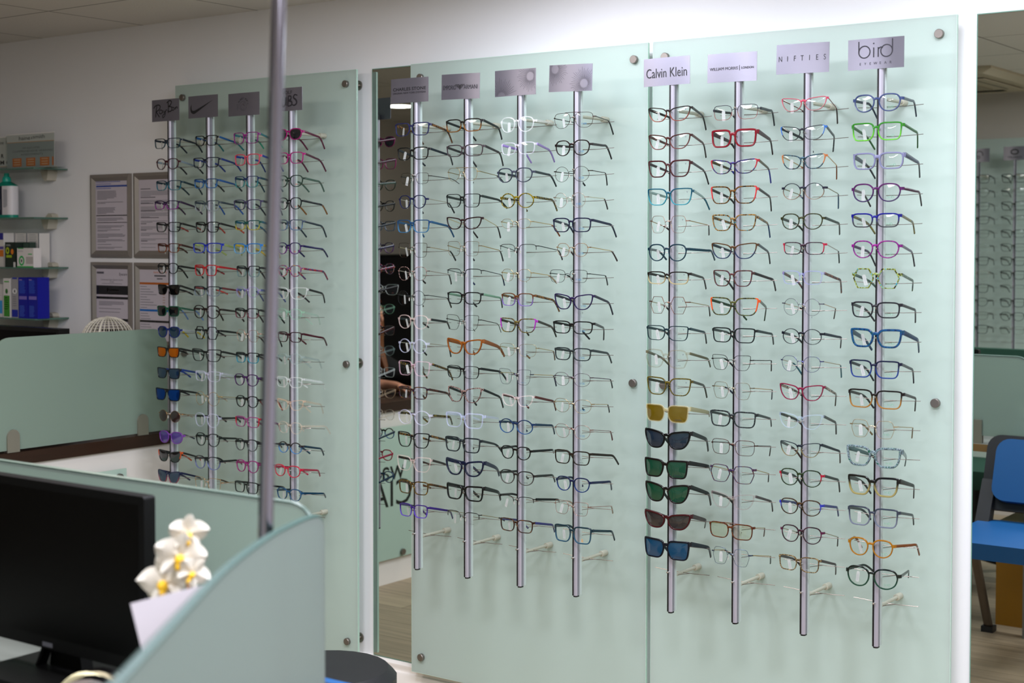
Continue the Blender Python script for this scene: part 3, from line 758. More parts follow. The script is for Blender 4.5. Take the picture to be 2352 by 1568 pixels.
DATA = """R L1
354.4 416.0 317.1 340.6 449 330 465 350;square;2.6;g:12263a,1d4350;s:14283c;navy panto frame with dark blue temples
359.0 413.0 363.5 389.2 449 382 467 399;panto;2.8;s:4a1a26;s:9fb4c0>101c2c;burgundy round frame with pale temples
358.3 417.6 414.0 437.0 449 428 465 447;square;2.6;g:0d3a4c,1c7f94;s:0f3a48;teal translucent frame
355.1 411.8 460.2 481.0 447 475 465 492;rect;3;g:2a1240,9a2a9a;s:3a1a4a;purple and magenta rectangular frame
358.6 416.4 509.7 532.7 449 522 466 531;square;3;s:0c0f12;s:0c0f12>b53a30;black square frame with red temple tips
362.5 414.1 558.4 580.2 449 571 470 581;square;3;g:5a2414,8a4a22;s:4a2216;brown tortoiseshell square frame
364.8 409.5 603.6 628.9 449 617 467 639;panto;2.8;s:0b0d0f;s:0c1014;narrow black round frame
368.2 409.5 653.2 677.1 446 667 458 677;way;3.4;s:080809;s:0a0a0c;black sunglasses with black lenses;d:060607
361.3 414.1 702.3 726.5 447 713 467 735;square;3.2;s:1c5a40;s:2a6a52>7aa4e0;green sunglasses with dark lenses and blue tips;d:0b1012
362.5 416.4 749.2 775.6 449 762 470 776;panto;3;s:12287a;s:c8d0d0>e8cf10;blue sunglasses with yellow temple tips;d:12283c
362.0 413.4 796.9 820.6 449 808 467 815;way;3;s:0a0c0e;s:0b0d10;black sunglasses with orange mirrored lenses;m:d06a10
362.0 414.6 844.7 869.7 449 855 462 868;way;3;s:10141a;s:1440a0;dark sunglasses with navy lenses and blue temples;d:08243e
357.9 415.3 891.9 920.2 451 902 461 906;way;3.4;s:0a0c0e;s:0b0d10;black square sunglasses with blue mirrored lenses;m:0c3f8c
364.1 417.6 942.0 969.1 449 953 462 960;round;w1;w:a8825a;w:a8825a;round gold wire sunglasses with brown lenses;d:2a1a1a
365.5 422.2 990.2 1018.4 447 1001 462 1009;panto;3;s:8a4ab8;w:b8b8b8>1c2236;purple round sunglasses with purple lenses;d:4a3a80
364.1 417.6 1034.3 1061.4 449 1049 465 1061;cat;3.2;s:0c0c0e@d8581c;s:0c0d10>d8581c;black sunglasses with orange inner edges;d:0a0a0c
363.6 414.6 1080.2 1109.6 455 1095 465 1106;cat;3;g:101c4a,a04a5a;s:1a2250;navy sunglasses with pink lower rims;d:0a1c3e
R L2
448.6 501.4 310.7 334.8 540 327 560 345;square;3;s:0d1612;s:1b66a8>168c90;black green frame with blue and teal temples
443.3 504.8 361.2 384.9 538 375 554 393;square;3;s:0e1c34;s:1c3c9c;navy frame with royal blue temples
446.3 501.4 410.1 432.4 538 423 556 439;square;3;g:1a4a7c,2a7ac0;s:2a68b8>18242e;bright mid blue rectangular frame
447.0 504.8 460.2 485.4 538 471 563 492;square;2.6;g:48585e,aab8bc;s:3c4c58>1e66c8;translucent grey frame with blue temple tips
449.7 504.8 509.1 533.9 540 522 563 535;square;3.2;s:0b0d0e;s:0c0e10>d8402c;black rectangular frame with red temple tips
442.4 510.6 557.3 581.4 545 571 556 586;rect;3.6;g:1a30b8,3a5ad8;s:b8cf7a;vivid blue frame with pale lime temples
447.9 500.2 607.8 633.5 546 619 556 630;square;3.2;s:c8242a;s:c02028>8a1a20;all red square frame
445.1 507.1 657.1 680.1 544 667 552 676;square;2.8;g:10222c,8a9aa8;s:7a2a30>d8483a;dark frame clear below with red temples
444.0 507.1 701.0 731.5 539 715 563 740;panto;3;s:22100e;s:26120e;large dark brown round frame
447.9 503.7 749.9 779.3 543 764 556 774;hex;2.8;s:0a0c0c;s:0a1212;black hexagonal frame
440.5 508.3 801.5 830.2 543 815 556 824;but;2.8;s:0b0e0f;s:0b1012;black wide oversized soft square frame
448.6 508.3 852.0 875.7 538 864 552 873;square;2.8;c:d8d8f4;c:cfd4e8;crystal clear lilac frame with clear temples
448.1 507.1 899.5 931.7 542 913 556 924;round;w1.2;t:c8a86a,6a4a22;w:c2a878;round gold and tortoiseshell wire frame
447.4 506.0 948.9 981.0 540 960 556 972;panto;3;c:d0d4f0;s:0f1412;clear lilac round frame with black temples
449.3 507.1 994.8 1025.1 542 1007 556 1018;panto;2.8;s:101c1a;s:10201e;dark green black rounded frame
446.3 508.3 1047.6 1077.9 543 1057 559 1068;panto;2.8;g:0c1418,7a86c0;s:0c1416;black rounded frame fading to lilac below
446.7 509.4 1097.0 1126.3 538 1106 554 1112;square;w1.2;w:c8a070;w:b89a6a>3a2a12;gold wire square frame
R L3
536.5 595.5 303.4 330.2 628 321 649 339;square;2.6;t:7a2a8a,c02a9a,3a4a6a;s:3a8a90>3fbf9a;purple mottled frame with mint temple tips
539.3 599.0 353.2 379.6 628 368 651 395;rect;3.2;s:e85a70;s:2a4ab0>1a3a8a;coral pink rectangular frame with blue temples
539.7 595.5 404.2 430.6 629 417 651 440;square;2.4;g:1c3466,3a9a9a;s:1c4a5a;navy and teal soft square frame
536.3 601.2 457.9 482.0 635 469 649 494;rect;2.8;s:4a4668;s:1c2c38;slate purple rectangular frame
539.7 599.0 505.6 528.6 632 519 639 543;square;2.8;g:0f5a52,c8c040;s:2a6a80;teal frame with yellow lower rims
536.3 601.2 558.4 582.5 636 572 643 592;rect;3.2;g:3a8ad8,7ac0f0;s:d8c03a;sky blue frame with yellow temples
547.3 595.5 610.1 636.0 637 620 655 641;square;2.6;g:0c1416,7a9a9a;s:0c1a20;black frame fading to grey below
542.7 596.7 658.3 683.5 637 671 656 693;panto;2.6;c:9a88d0;s:5a6a9a;lilac translucent round frame
540.4 596.7 707.4 730.8 635 722 654 742;rect;2.6;g:0c0c0e,7a3a4a;s:0e1416;black frame with plum lower rims
543.8 596.7 757.4 785.0 637 775 648 797;geo;w1;w:d0a08a;w:b8a080>0c0f10;rose gold wire angular frame
545.0 594.4 809.1 833.7 635 821 648 827;square;2.8;g:0c1214,3aa0b8;s:0e1618;black soft square frame edged in teal
538.1 596.7 858.9 886.5 635 871 645 880;panto;2.8;s:4a1a5e;s:1c1a26;deep purple rounded frame
543.8 594.4 908.7 935.8 635 920 649 942;panto;3;s:080a0b;s:0a0c0e>a02a20;black round frame with red tipped temples
540.9 597.8 956.5 981.0 637 974 641 989;rect;2.8;s:a8508c@d0203a;s:7a3a70;mauve frame with red outer corners
541.1 594.4 1008.1 1035.7 637 1019 648 1027;panto;2.8;g:0c0e0f,5a5f60;s:0b0e10;black rounded frame fading to smoke below
544.3 595.5 1056.8 1085.0 630 1068 641 1075;panto;2.8;s:a01a7a;s:a01a6a;bright magenta round frame
539.3 595.5 1106.1 1132.5 648 1118 653 1121;rect;3;s:0a0e0f;s:0a0f12;plain black soft rectangular frame
R L4
634.5 696.5 294.6 321.7 733 315 746 342;panto;3.4;s:b0187a;s:6a1440;magenta sunglasses with dark lenses;d:14161c
636.4 698.8 349.1 376.1 733 367 749 395;rect;2.8;s:c01f86;s:5a1c3a;bright pink rectangular frame
635.0 698.8 401.9 429.6 733 417 745 440;panto;2.8;s:2c4438;s:4a6a5a;dark green round frame
639.1 695.4 453.3 480.8 738 470 752 492;panto;2.6;s:0e161c;s:0f1a20>8a5a20;dark round frame with brown inner temples
635.0 697.7 504.0 529.0 738 519 750 545;square;2.8;g:4a5a70,6a8ab0;s:22343f;grey blue square frame
636.8 694.2 556.6 583.7 740 572 753 590;panto;2.6;g:2a1a5a,7a2a90;s:1c1c50;violet round frame with navy temples
638.0 695.4 608.5 635.3 741 623 753 642;panto;2.8;t:c83028,2448b0,e0b020;t:b03028,2a3a70;red blue and yellow mottled round frame
630.6 705.7 659.4 687.0 740 674 746 695;but;2.8;c:eef2f2;s:0c1012;crystal clear square frame with black temples
635.0 696.5 708.5 733.8 729 725 733 745;panto;2.8;c:8ac8a8;c:8ab8a0;clear mint green round frame
638.0 695.4 761.8 785.9 742 776 751 793;rect;2.8;s:3a0e1c;s:4a1420;dark burgundy rectangular frame
636.4 696.5 811.4 836.4 731 827 739 846;panto;2.8;c:9ab0b0;c:7a9494;clear grey round frame
635.2 696.5 865.1 889.9 740 878 745 893;square;2.8;c:f0f4f4;c:e6eeee;colourless crystal frame with clear temples
636.4 698.8 916.7 942.0 736 929 741 949;cat;2.8;c:e8c0a0;c:c0a888;peach crystal soft cat eye frame
644.2 691.9 968.9 995.9 746 979 759 996;panto;2.6;c:d8c4b0;c:c8b8a0;pale beige crystal round frame
638.7 696.5 1015.0 1041.4 736 1030 744 1045;round;2.8;g:2a1c18,5a9ad8;s:123c50;round frame brown above and blue below
629.3 693.1 1067.8 1095.4 729 1080 734 1093;panto;3.2;s:d82446;s:b82048;bright red round frame
635.7 695.4 1121.5 1149.8 742 1133 748 1142;panto;3;t:0c3a60,1f6aa0,0a2440;s:10405a;blue marbled round frame
R M1
906.7 987.6 281.4 311.7 1026 300 1039 328;square;3;s:20245a;t:1e1410,8a5a20;navy square frame with tortoiseshell temples
912.9 986.4 337.4 367.1 1032 358 1040 380;rect;3.2;s:0c0d0e;s:14202a;matt black rectangular frame with navy temples
920.0 988.3 396.7 422.4 1035 410 1055 422;rect;w1.1;w:3a3430;w:2a3034;dark gunmetal wire rectangular frame
918.6 980.0 447.9 478.8 1028 465 1044 489;panto;2.6;s:141a4a;w:b8b0a0>0c1a1e;navy round frame with thin metal temples
911.7 988.3 504.5 534.3 1028 519 1043 544;square;2.8;g:1a4a78,3a80b0;s:205a84;blue translucent soft square frame
914.5 984.8 557.6 591.0 1032 576 1047 598;square;w1.1;w:4a4034;w:b0a080>14201e;square wire frame black above and gold below
913.8 983.6 612.4 644.3 1030 630 1037 652;panto;w1.3;t:c09a90,2a1c1a;w:a89a90>1a1816;round wire frame mottled pink and black
911.0 981.2 667.1 701.4 1026 684 1037 706;round;w1;w:26282c;w:3a4040>2a2410;black thin wire round frame
913.8 987.1 723.1 755.2 1025 739 1033 754;panto;2.8;c:e8cfc8;s:0f1a1c;pale pink crystal round frame with black temples
915.2 984.0 778.1 811.2 1029 794 1036 822;round;2.8;c:d4d8f2;w:b0a898>0c1a1c;lilac tinted crystal round frame
915.0 989.5 828.6 863.1 1028 849 1040 872;square;2.8;c:e4bccc;t:101416,8a6a14;rose pink crystal soft square frame
915.7 984.0 887.4 916.0 1025 902 1040 920;rect;2.8;t:3a1038,160c10,7a4a18;t:241014,5a2a14;plum tortoiseshell rectangular frame
913.3 991.4 941.7 975.5 1032 957 1039 974;round;2.8;c:dcdcf6;t:0d1514,7a6a14;clear lilac large round frame with dark temples
913.8 987.6 992.9 1027.9 1023 1010 1029 1016;but;2.8;s:08090a;t:0c0e0e,9a6a14;black soft square frame with tortoiseshell temples
911.7 990.2 1048.1 1082.6 1023 1066 1028 1070;but;2.8;c:e6ccc4;t:101414,4a2a14;pale blush crystal square frame
916.2 986.0 1104.0 1135.0 1025 1120 1028 1124;rect;3.2;t:5a4208,1c1408,a07a14;t:6a4008,1c1408;amber tortoiseshell rectangular frame
918.1 984.8 1157.6 1187.9 1032 1173 1040 1190;rect;2.8;g:3a1480,6a4ad0;s:3a1f80;violet rectangular frame
R M2
1023.3 1107.9 272.4 302.6 1144 293 1153 320;rect;3.2;g:120e0c,8a5410;s:0f1a1c;black frame with amber lower rims
1024.5 1111.0 331.4 359.3 1147 351 1156 381;rect;3;s:4a4044;s:2a2c2c;brown grey rectangular frame
1027.6 1100.2 385.0 415.2 1140 403 1156 418;avi;w1;w:a89468;w:8a7a50>18242a;gold wire double bridge frame
1024.5 1105.0 445.0 476.4 1145 459 1165 478;square;2;s:0c1212;s:1c2a26;black square frame with wide dark green temples
1025.2 1107.4 497.4 526.7 1141 519 1150 546;cat;3.2;s:280a10;w:c8b890>1a1010;dark burgundy cat eye frame with gold temples
1026.9 1103.8 554.0 587.9 1147 575 1156 599;square;w1;w:8a7a60;w:a88a50>12181a;gold wire square frame with metal temples
1026.0 1108.6 617.6 642.6 1151 631 1159 655;rect;h1.6;w:2a2e30;w:3a4044>122a5a;dark half rim frame with blue temple tips
1027.1 1107.4 670.0 698.6 1149 684 1154 706;rect;3.2;s:0c0f10;s:7aa88a>101c1c;black rectangular frame with green temples
1024.0 1103.1 723.1 757.9 1142 743 1151 763;but;w1.1;w:2a2622;w:2a2420;black thin wire butterfly frame
1026.4 1108.6 777.4 813.6 1144 796 1159 818;cat;4;s:9a5410;s:9a5410;caramel orange thick cat eye frame
1026.9 1102.6 839.8 869.0 1147 853 1165 874;rect;1.8;s:0b0c0d;s:0c1416;black metal rectangular frame with black temples
1028.8 1107.4 888.1 924.3 1147 911 1156 939;cat;3;t:0c0a0a,c09a90,120c0c;s:0b1416;black and pink tortoiseshell cat eye frame
1022.4 1111.4 947.6 982.9 1144 961 1147 964;square;3.8;c:c8d0f4;c:c0ccf0;thick icy blue crystal square frame
1021.7 1105.0 1004.0 1038.6 1137 1020 1153 1037;square;3.6;s:1c262c;s:14242a;thick dark slate square frame
1022.9 1112.1 1055.2 1093.3 1140 1075 1147 1092;cat;5;s:0c1636;s:12224a;thick navy cat eye frame
1025.2 1111.0 1113.6 1149.3 1144 1130 1150 1148;way;4.6;s:060707;s:0c1a1a;thick black square frame
1026.4 1103.8 1175.5 1205.7 1144 1189 1159 1190;rect;h1.6;s:0c0c0d;w:a89a78>0c1012;black browline half rim frame with metal temples
R M3
1149.0 1230.0 267.6 303.3 1266 282 1275 287;panto;2.8;c:f0f2f4;c:e4eae8;colourless crystal round frame
1151.0 1231.2 326.0 354.5 1261 344 1274 372;rect;2.6;c:e6e2f2;s:a890d8;clear frame with lilac temples
1141.2 1226.4 385.0 418.8 1263 402 1278 428;panto;2.8;s:3a4052;s:1a2e34;slate grey soft square frame
1148.6 1230.0 443.1 477.9 1268 459 1280 484;round;2.8;t:1a1608,b09a18,100e08;t:141208,8a7a18;yellow and black tortoiseshell round frame
1150.7 1222.9 502.1 524.8 1266 516 1286 542;oval;w.9;w:b8a070;w:b8a070>8a4a18;small oval gold wire frame
1146.7 1234.8 561.0 590.2 1282 575 1292 596;rect;h1.2;w:2e2a2a;w:2a3438>0c161a;dark half rim wire frame
1152.6 1222.9 617.6 646.2 1259 632 1284 650;oval;w1;w:b09868;w:c0a060>b8a888;small rounded gold wire frame
1151.9 1227.6 672.9 702.6 1270 689 1285 715;rect;2.6;g:6a3a14,8a70c0;t:2a1a10,9a6a24;tortoiseshell frame with lilac lower rims
1148.3 1232.4 730.5 763.6 1266 750 1278 773;but;3;t:141414,8a7a14,3a2a60@b030b8;t:101818,4a4414;mottled square frame with magenta corners
1145.5 1234.8 789.3 818.6 1270 806 1275 826;rect;w.9;w:b0a078;w:b8a880>7a5a38;pale gold wire rectangular frame
1144.8 1222.9 847.6 883.3 1270 862 1278 886;but;w.9;w:4a4a5a;w:c0a878>0c2048;navy and gold thin wire frame
1153.1 1226.4 906.0 933.3 1270 921 1277 942;cat;2.6;c:f0dcd8;s:5a2420;blush crystal frame with burgundy temples
1145.5 1227.6 962.6 996.0 1268 977 1274 996;round;2.6;g:12305a,2a5a94;s:123a54;mid blue round frame
1149.8 1222.9 1024.3 1055.2 1268 1033 1272 1036;panto;2.8;s:0a0908;s:0a1012;small black rounded frame
1146.7 1230.0 1080.2 1113.1 1268 1091 1275 1106;panto;2.8;g:262422,5a5854;s:1c2420;smoky grey rounded frame
1146.2 1228.8 1139.8 1166.7 1280 1147 1285 1148;rect;h1.4;w:241a16;s:0a1414;dark brown half rim frame with straight temples
1149.0 1226.4 1192.1 1221.9 1268 1205 1274 1221;rect;2.8;t:3a1a0c,1a0c08,7a4a20;s:3a3c80;brown tortoiseshell frame with blue temples
R M4
1270.5 1365.7 258.1 293.8 1397 277 1409 310;avi;w1.1;w:3a2a24;w:1c2426>0c1a1a;thin dark wire double bridge aviator frame
1274.0 1358.6 321.2 357.4 1392 335 1405 365;panto;2.8;s:1c0c0c;s:1c1416;dark brown round frame
1271.2 1358.6 381.9 417.6 1390 397 1395 425;round;w1;w:3a3028;w:241c1a>0f1a1a;round wire frame with black temples
1270.5 1350.2 442.1 477.1 1387 456 1396 480;round;w1;w:b8a898;w:c8c0a8>2a1c18;pale gold round wire frame
1269.3 1359.8 499.8 533.1 1403 516 1416 544;rect;3.2;s:16183a;s:1a2444;navy rectangular frame
1278.8 1353.8 558.1 589.5 1403 576 1418 599;oval;w1.2;t:b08a50,6a3a20;w:b8a070>3a1a14;oval gold and brown wire frame
1261.0 1352.6 619.3 649.0 1390 633 1396 654;rect;w1.1;w:2a2a2a;w:303838>101a1c;dark wire rectangular frame
1272.9 1363.3 674.3 711.2 1397 694 1408 722;cat;3;s:24104a;s:1e1e38;deep purple cat eye frame
1269.3 1363.3 736.9 766.7 1381 753 1384 783;rect;3;s:0a0809;s:0b1014;black soft rectangular frame
1273.3 1359.8 798.3 827.9 1395 811 1405 833;rect;3;s:2a3436;s:2c3a3c;smoke grey rectangular frame
1271.7 1359.8 856.0 886.9 1401 871 1407 890;oval;w1;w:5a4652;w:5a4a5c>1a2224;mauve wire soft oval frame
1270.5 1362.1 916.2 948.1 1395 929 1400 946;oval;w1;w:a88f68;w:c0ac88>16161a;thin gold wire soft rectangular frame
1272.9 1359.8 975.0 1007.1 1401 990 1407 1010;oval;w1;w:a07a70;w:9a8a88>6a1a1a;rosy wire frame with red temple tips
1273.3 1357.4 1034.3 1066.7 1406 1046 1421 1066;rect;3;s:22180c;s:241c10;dark brown rectangular frame
1276.4 1358.6 1095.2 1129.0 1401 1106 1405 1124;panto;3;g:0f1c48,1c3a78;s:10204a;navy soft square frame
1272.9 1355.0 1151.2 1182.6 1403 1162 1408 1178;square;w1.1;w:a88478;w:b8a098>b0a088;rose gold wire square frame
1272.9 1361.0 1207.6 1246.9 1404 1220 1412 1240;square;3.8;g:123440,2a5a74;s:123844;large teal blue square frame
R R1
1488.4 1587.2 244.2 278.9 1613 265 1622 302;cat;2.6;g:1c0e0c,9a4634;s:1a1412>140c0c;frame dark brown above and coral below
1489.1 1587.2 306.7 343.1 1615 329 1622 368;cat;2.8;g:4a1c18,7a4440;s:6a4a44>2a1010;reddish brown soft cat eye frame
1488.4 1587.2 367.3 407.1 1616 391 1628 423;but;3.8;s:4a1c20;s:4a4044>22181a;thick burgundy square frame
1486.7 1590.9 432.1 471.4 1615 453 1630 481;but;3;g:0e5a70,3aa0b0;s:a8c8c0>147088;bright teal square frame
1492.2 1582.4 495.1 535.1 1627 519 1629 541;geo;w1;w:a07a68;w:a88a60>2a1414;rose gold wire large angular frame
1487.4 1581.2 560.1 599.8 1633 576 1642 597;panto;3.2;s:123444;s:184454;dark teal round frame
1486.2 1584.8 623.1 652.7 1615 638 1622 663;rect;3;g:1c120e,c8b888;s:2a2824>1c1814;brown frame fading to beige below
1490.3 1583.1 681.3 720.5 1627 702 1631 725;hex;w1.2;w:7a4a34;w:b0a080>241c1a;copper wire hexagonal frame
1484.2 1583.6 747.7 781.9 1618 763 1623 788;square;2.2;s:123038;s:1a4048>0c1a1c;thin dark teal square frame
1481.8 1582.4 802.3 845.4 1625 824 1632 842;geo;3.2;c:7a7250;s:6a6a50;large translucent olive angular frame
1485.0 1588.5 866.8 908.0 1616 885 1624 913;but;3.2;t:4a4210,7a6a1c,2a2408;s:343420;olive tortoiseshell square frame
1483.0 1583.6 929.1 970.3 1627 947 1630 951;square;4.4;c:c8ba84;s:b0b088;champagne sunglasses with olive brown lenses;d:5a4a0a
1480.1 1587.2 986.7 1030.8 1622 1009 1627 1035;cat;4.6;s:060708;s:10201f;black cat eye sunglasses with grey blue lenses;d:182430
1480.1 1581.2 1054.4 1097.5 1627 1071 1631 1078;way;4.4;s:120a09;s:141416;dark brown square sunglasses with green lenses;d:123a28
1481.3 1584.8 1109.1 1154.5 1627 1134 1633 1159;cat;4.4;s:140c0a;s:141a18;dark brown cat eye sunglasses with green lenses;d:0c3a26
1479.4 1587.7 1176.2 1215.0 1621 1196 1619 1211;cat;4.4;s:420a10;s:3a2c2c;dark red cat eye sunglasses with grey lenses;d:2a2624
1479.4 1584.8 1238.8 1283.6 1627 1258 1633 1279;way;4.4;s:080d1a;s:101c2c;navy square sunglasses with blue lenses;d:123a54
R R2
1636.2 1744.8 240.1 274.5 1773 255 1779 288;rect;w1.4;g:3a3e48,a05a50;s:2a343a;thin metal frame grey above and coral below
1633.3 1739.9 296.3 338.0 1769 321 1775 357;square;5;s:8a0e22;s:4a3034>2a0c10;thick red square frame
1631.6 1741.1 364.9 399.3 1765 387 1771 424;cat;2.8;t:2a1a0c,1c2890,6a3a14@c02a3a;t:3a3a20,6a5a14>1420a0;tortoiseshell cat eye frame with red sides
1631.6 1739.9 426.8 468.0 1768 452 1772 486;but;3.2;t:140c08,8a5a10,2a120a@d8383c;s:2a201c>180c0a;tortoiseshell frame with coral red end pieces
1635.0 1738.7 492.0 530.3 1763 513 1769 553;but;3.2;t:2a1a0c,b07a14,1a8090;t:3a4a44,b07a14>1a4a7a;tortoiseshell square frame with turquoise flecks
1633.3 1739.9 556.9 594.5 1764 578 1769 605;cat;2.8;g:5a3a1a,1a2c58;s:2a3c48>141c24;round cat eye frame brown above navy below
1638.1 1730.2 620.0 658.0 1775 642 1782 667;but;3;t:3a2024,6a3a2a,4a3a5a;t:161a20,3a2420;purple brown tortoiseshell square frame
1630.4 1743.1 683.0 724.7 1752 706 1748 740;but;3.2;t:1c1414,6a6a2a,2a4a3a@f05a1c;t:3a3a2a,2a5a3a;green tortoiseshell frame with bright orange corners
1635.0 1737.5 752.5 787.2 1773 767 1777 790;square;3;s:10181a;s:263a3a>10181a;black green rectangular frame
1633.3 1729.0 815.1 850.3 1771 828 1772 851;but;w1.2;w:2a2224;w:3a3430>0c1214;thin dark wire cat eye frame
1635.0 1730.2 877.7 916.5 1773 895 1773 916;geo;w1;w:8a8068;w:c0a078>16223e;gold wire angular frame with blue upper edge
1629.7 1738.7 943.6 981.2 1769 962 1772 979;square;3.6;t:101214,3a4446,1a1e20;s:2c3a38>10181a;charcoal mottled square frame
1632.6 1737.5 1009.8 1044.9 1770 1026 1768 1047;rect;w1.3;w:4a241a;w:241a18>100c0c;dark copper wire rectangular frame
1630.4 1734.6 1068.4 1109.1 1765 1088 1765 1106;geo;1.8;t:5a3018,1c2a6a,7a4a20;w:b8a070>241a10;thin angular frame mottled brown and blue
1632.6 1733.9 1131.6 1168.5 1771 1153 1775 1175;cat;3;c:8a7a78;s:4a4444>241c18;translucent grey brown cat eye frame
1628.4 1731.4 1201.2 1237.5 1756 1213 1755 1231;rect;2.8;t:4a1e0a,7a3c12,2a1008;w:a89a70>5a2c10;brown double bridge frame with yellowish lenses;d:f4f5e4~.25
1634.0 1726.6 1258.9 1298.6 1769 1278 1770 1294;geo;w1;w:5a6a80;w:b8a070>12302a;thin blue and pink wire angular frame
R R3
1794.7 1900.6 222.4 254.6 1921 248 1924 285;cat;2;g:d8506a,c06a70;w:7a3a30>2a1410;pink metal cat eye frame
1792.2 1896.9 287.8 321.8 1916 313 1914 349;cat;1.8;s:22242e@3a7ad0;s:1c2a30;black metal frame with sky blue brow
1795.1 1898.1 353.3 388.4 1921 379 1922 411;cat;2.6;t:1a1c22,3a6a80,14141a@c87a44;w:c09a6a>a0643a;blue black mottled frame with orange corners
1795.1 1898.1 420.0 458.3 1925 445 1926 479;round;1.6;g:1c2034,9a7a60;w:8a8060>1f5a80;navy and bronze round frame with teal tips
1792.7 1894.5 489.8 527.1 1927 513 1929 538;panto;2.6;t:101810,4a4a1c,14241a;s:2a3c34>1c1a10;dark green tortoiseshell round frame
1798.3 1896.9 555.7 584.8 1925 576 1928 603;rect;2.4;t:24121a,4a2a40,141018@b81c40;w:a8a098>16302c;dark mottled frame with crimson corners
1796.4 1892.1 621.2 653.4 1930 643 1933 672;rect;2.8;c:8a8cc8;t:3a3440,8a5a44;translucent lilac blue frame with mottled temples
1798.8 1887.7 685.4 724.7 1919 708 1916 731;round;w.9;w:6a6878;w:c0a890>3a2a1c;very thin silver round wire frame
1795.1 1892.1 754.9 790.8 1932 775 1931 798;round;1.6;s:161a26;s:242c3c>14101a;black metal round frame
1792.7 1889.7 817.6 853.9 1930 838 1933 866;oval;w1;w:4a4a80;w:b8a890>1c6a7a;thin lilac wire soft cat eye frame
1790.3 1893.3 881.8 919.4 1920 905 1919 931;cat;2.8;s:8a1440;t:1c1616,c8b8a0>3a2410;raspberry cat eye frame
1789.6 1890.9 948.9 984.8 1919 970 1921 996;cat;2.8;c:a8bcd0;t:141818,4a4a44;clear pale blue frame with dark mottled temples
1792.7 1886.0 1014.6 1049.0 1928 1036 1930 1062;cat;1.8;g:0f1c2c,8a7a50;s:10222e>3a1c10;navy metal frame with gold lower sides
1789.6 1892.1 1077.6 1116.9 1925 1102 1929 1129;panto;2.6;t:10140c,2a4a1c,1a100a@b01c38;s:142020;dark green tortoiseshell frame with crimson corners
1789.6 1890.9 1146.2 1183.0 1922 1165 1926 1184;panto;2.6;t:1c120c,5a3a14,14100e@3038b0;s:2a3484;tortoiseshell round frame with blue corners
1792.2 1892.1 1207.7 1247.2 1924 1233 1924 1253;panto;2.6;t:1a1014,4a2034,100a0c@5a1c40;w:a89a80>1c1012;plum black mottled round frame
1788.4 1884.8 1277.1 1312.2 1919 1296 1920 1318;rect;2.6;t:b09a6a,3a2a14,8a6a3a;s:3a2c30>2a1418;light tortoiseshell rectangular frame
R R4
1958.7 2073.9 215.1 256.8 2099 233 2105 267;panto;3.4;s:3a4a7a;s:1c3048;slate blue round frame
1955.1 2075.1 280.6 323.0 2107 305 2108 339;square;3.6;g:2f8a1e,6acc30;s:2a6a2a;bright green translucent square frame
1958.7 2077.5 349.6 388.9 2110 374 2113 407;rect;4;s:8a8cb0;s:4a5468>2a2c34;lavender grey rectangular frame
1955.1 2073.9 420.7 463.6 2111 441 2117 472;panto;3.4;g:5a1a60,3a1f5a;s:4a1c3c>1c1418;plum purple round frame
1954.6 2069.0 489.1 522.3 2096 510 2101 536;rect;3.4;g:10108a,3a3a40;t:1c3a5a,b0a020,2a2a20;royal blue frame with patterned temples
1955.1 2070.2 552.1 592.8 2094 578 2101 611;panto;3;t:6a1478,b01c9a,2a1c50;s:4a2a5a>1c0c20;purple and pink mottled round frame
1956.8 2070.2 616.3 662.4 2097 645 2096 667;hex;3.2;t:161410,b8c040,2aa8c8;t:2a4a50,6a8a60;turquoise and yellow mottled hexagonal frame
1954.4 2070.2 692.7 730.2 2102 712 2103 740;rect;3.6;s:22222a;s:26262e;matt charcoal rectangular frame
1952.7 2073.9 754.5 798.6 2108 781 2111 808;but;5.4;t:0c2c5a,1c5a90,0c4a50;t:2a4a70,123a5a;thick blue teal marbled square frame
1949.8 2069.0 827.3 868.5 2096 849 2099 879;square;3.4;g:0c143a,1c3c90;s:10182c;deep blue square frame
1947.1 2075.1 895.1 938.0 2103 915 2102 943;square;3.6;g:140c0a,b07a30;s:241a16;brown square frame with amber lower rims
1951.0 2060.5 964.9 1005.9 2096 982 2095 1005;geo;w1.1;w:c0aa84;w:b0a080>8a7a50;cream gold wire angular frame
1943.0 2071.4 1025.5 1072.8 2081 1050 2079 1069;but;5.4;t:4a5a60,9ab0b8,0c5a40;s:5a7a78>103a30;thick grey green marbled square frame
1946.6 2065.9 1093.4 1139.2 2099 1116 2099 1143;but;5;g:14130e,a89c60;s:1c2420>141010;thick frame dark olive above beige below
1946.1 2065.9 1165.3 1209.7 2096 1183 2099 1204;square;3.6;g:3a4252,7a8296;s:2c3a40;grey translucent square frame
1947.3 2056.2 1236.8 1278.7 2104 1251 2112 1274;panto;3.4;s:b07408;s:8a4a0c;amber yellow rounded frame
1941.8 2067.3 1303.0 1350.2 2087 1311 2087 1325;panto;3.8;g:0c1a14,1c4a34;s:0e2a20>081410;bottle green round frame"""
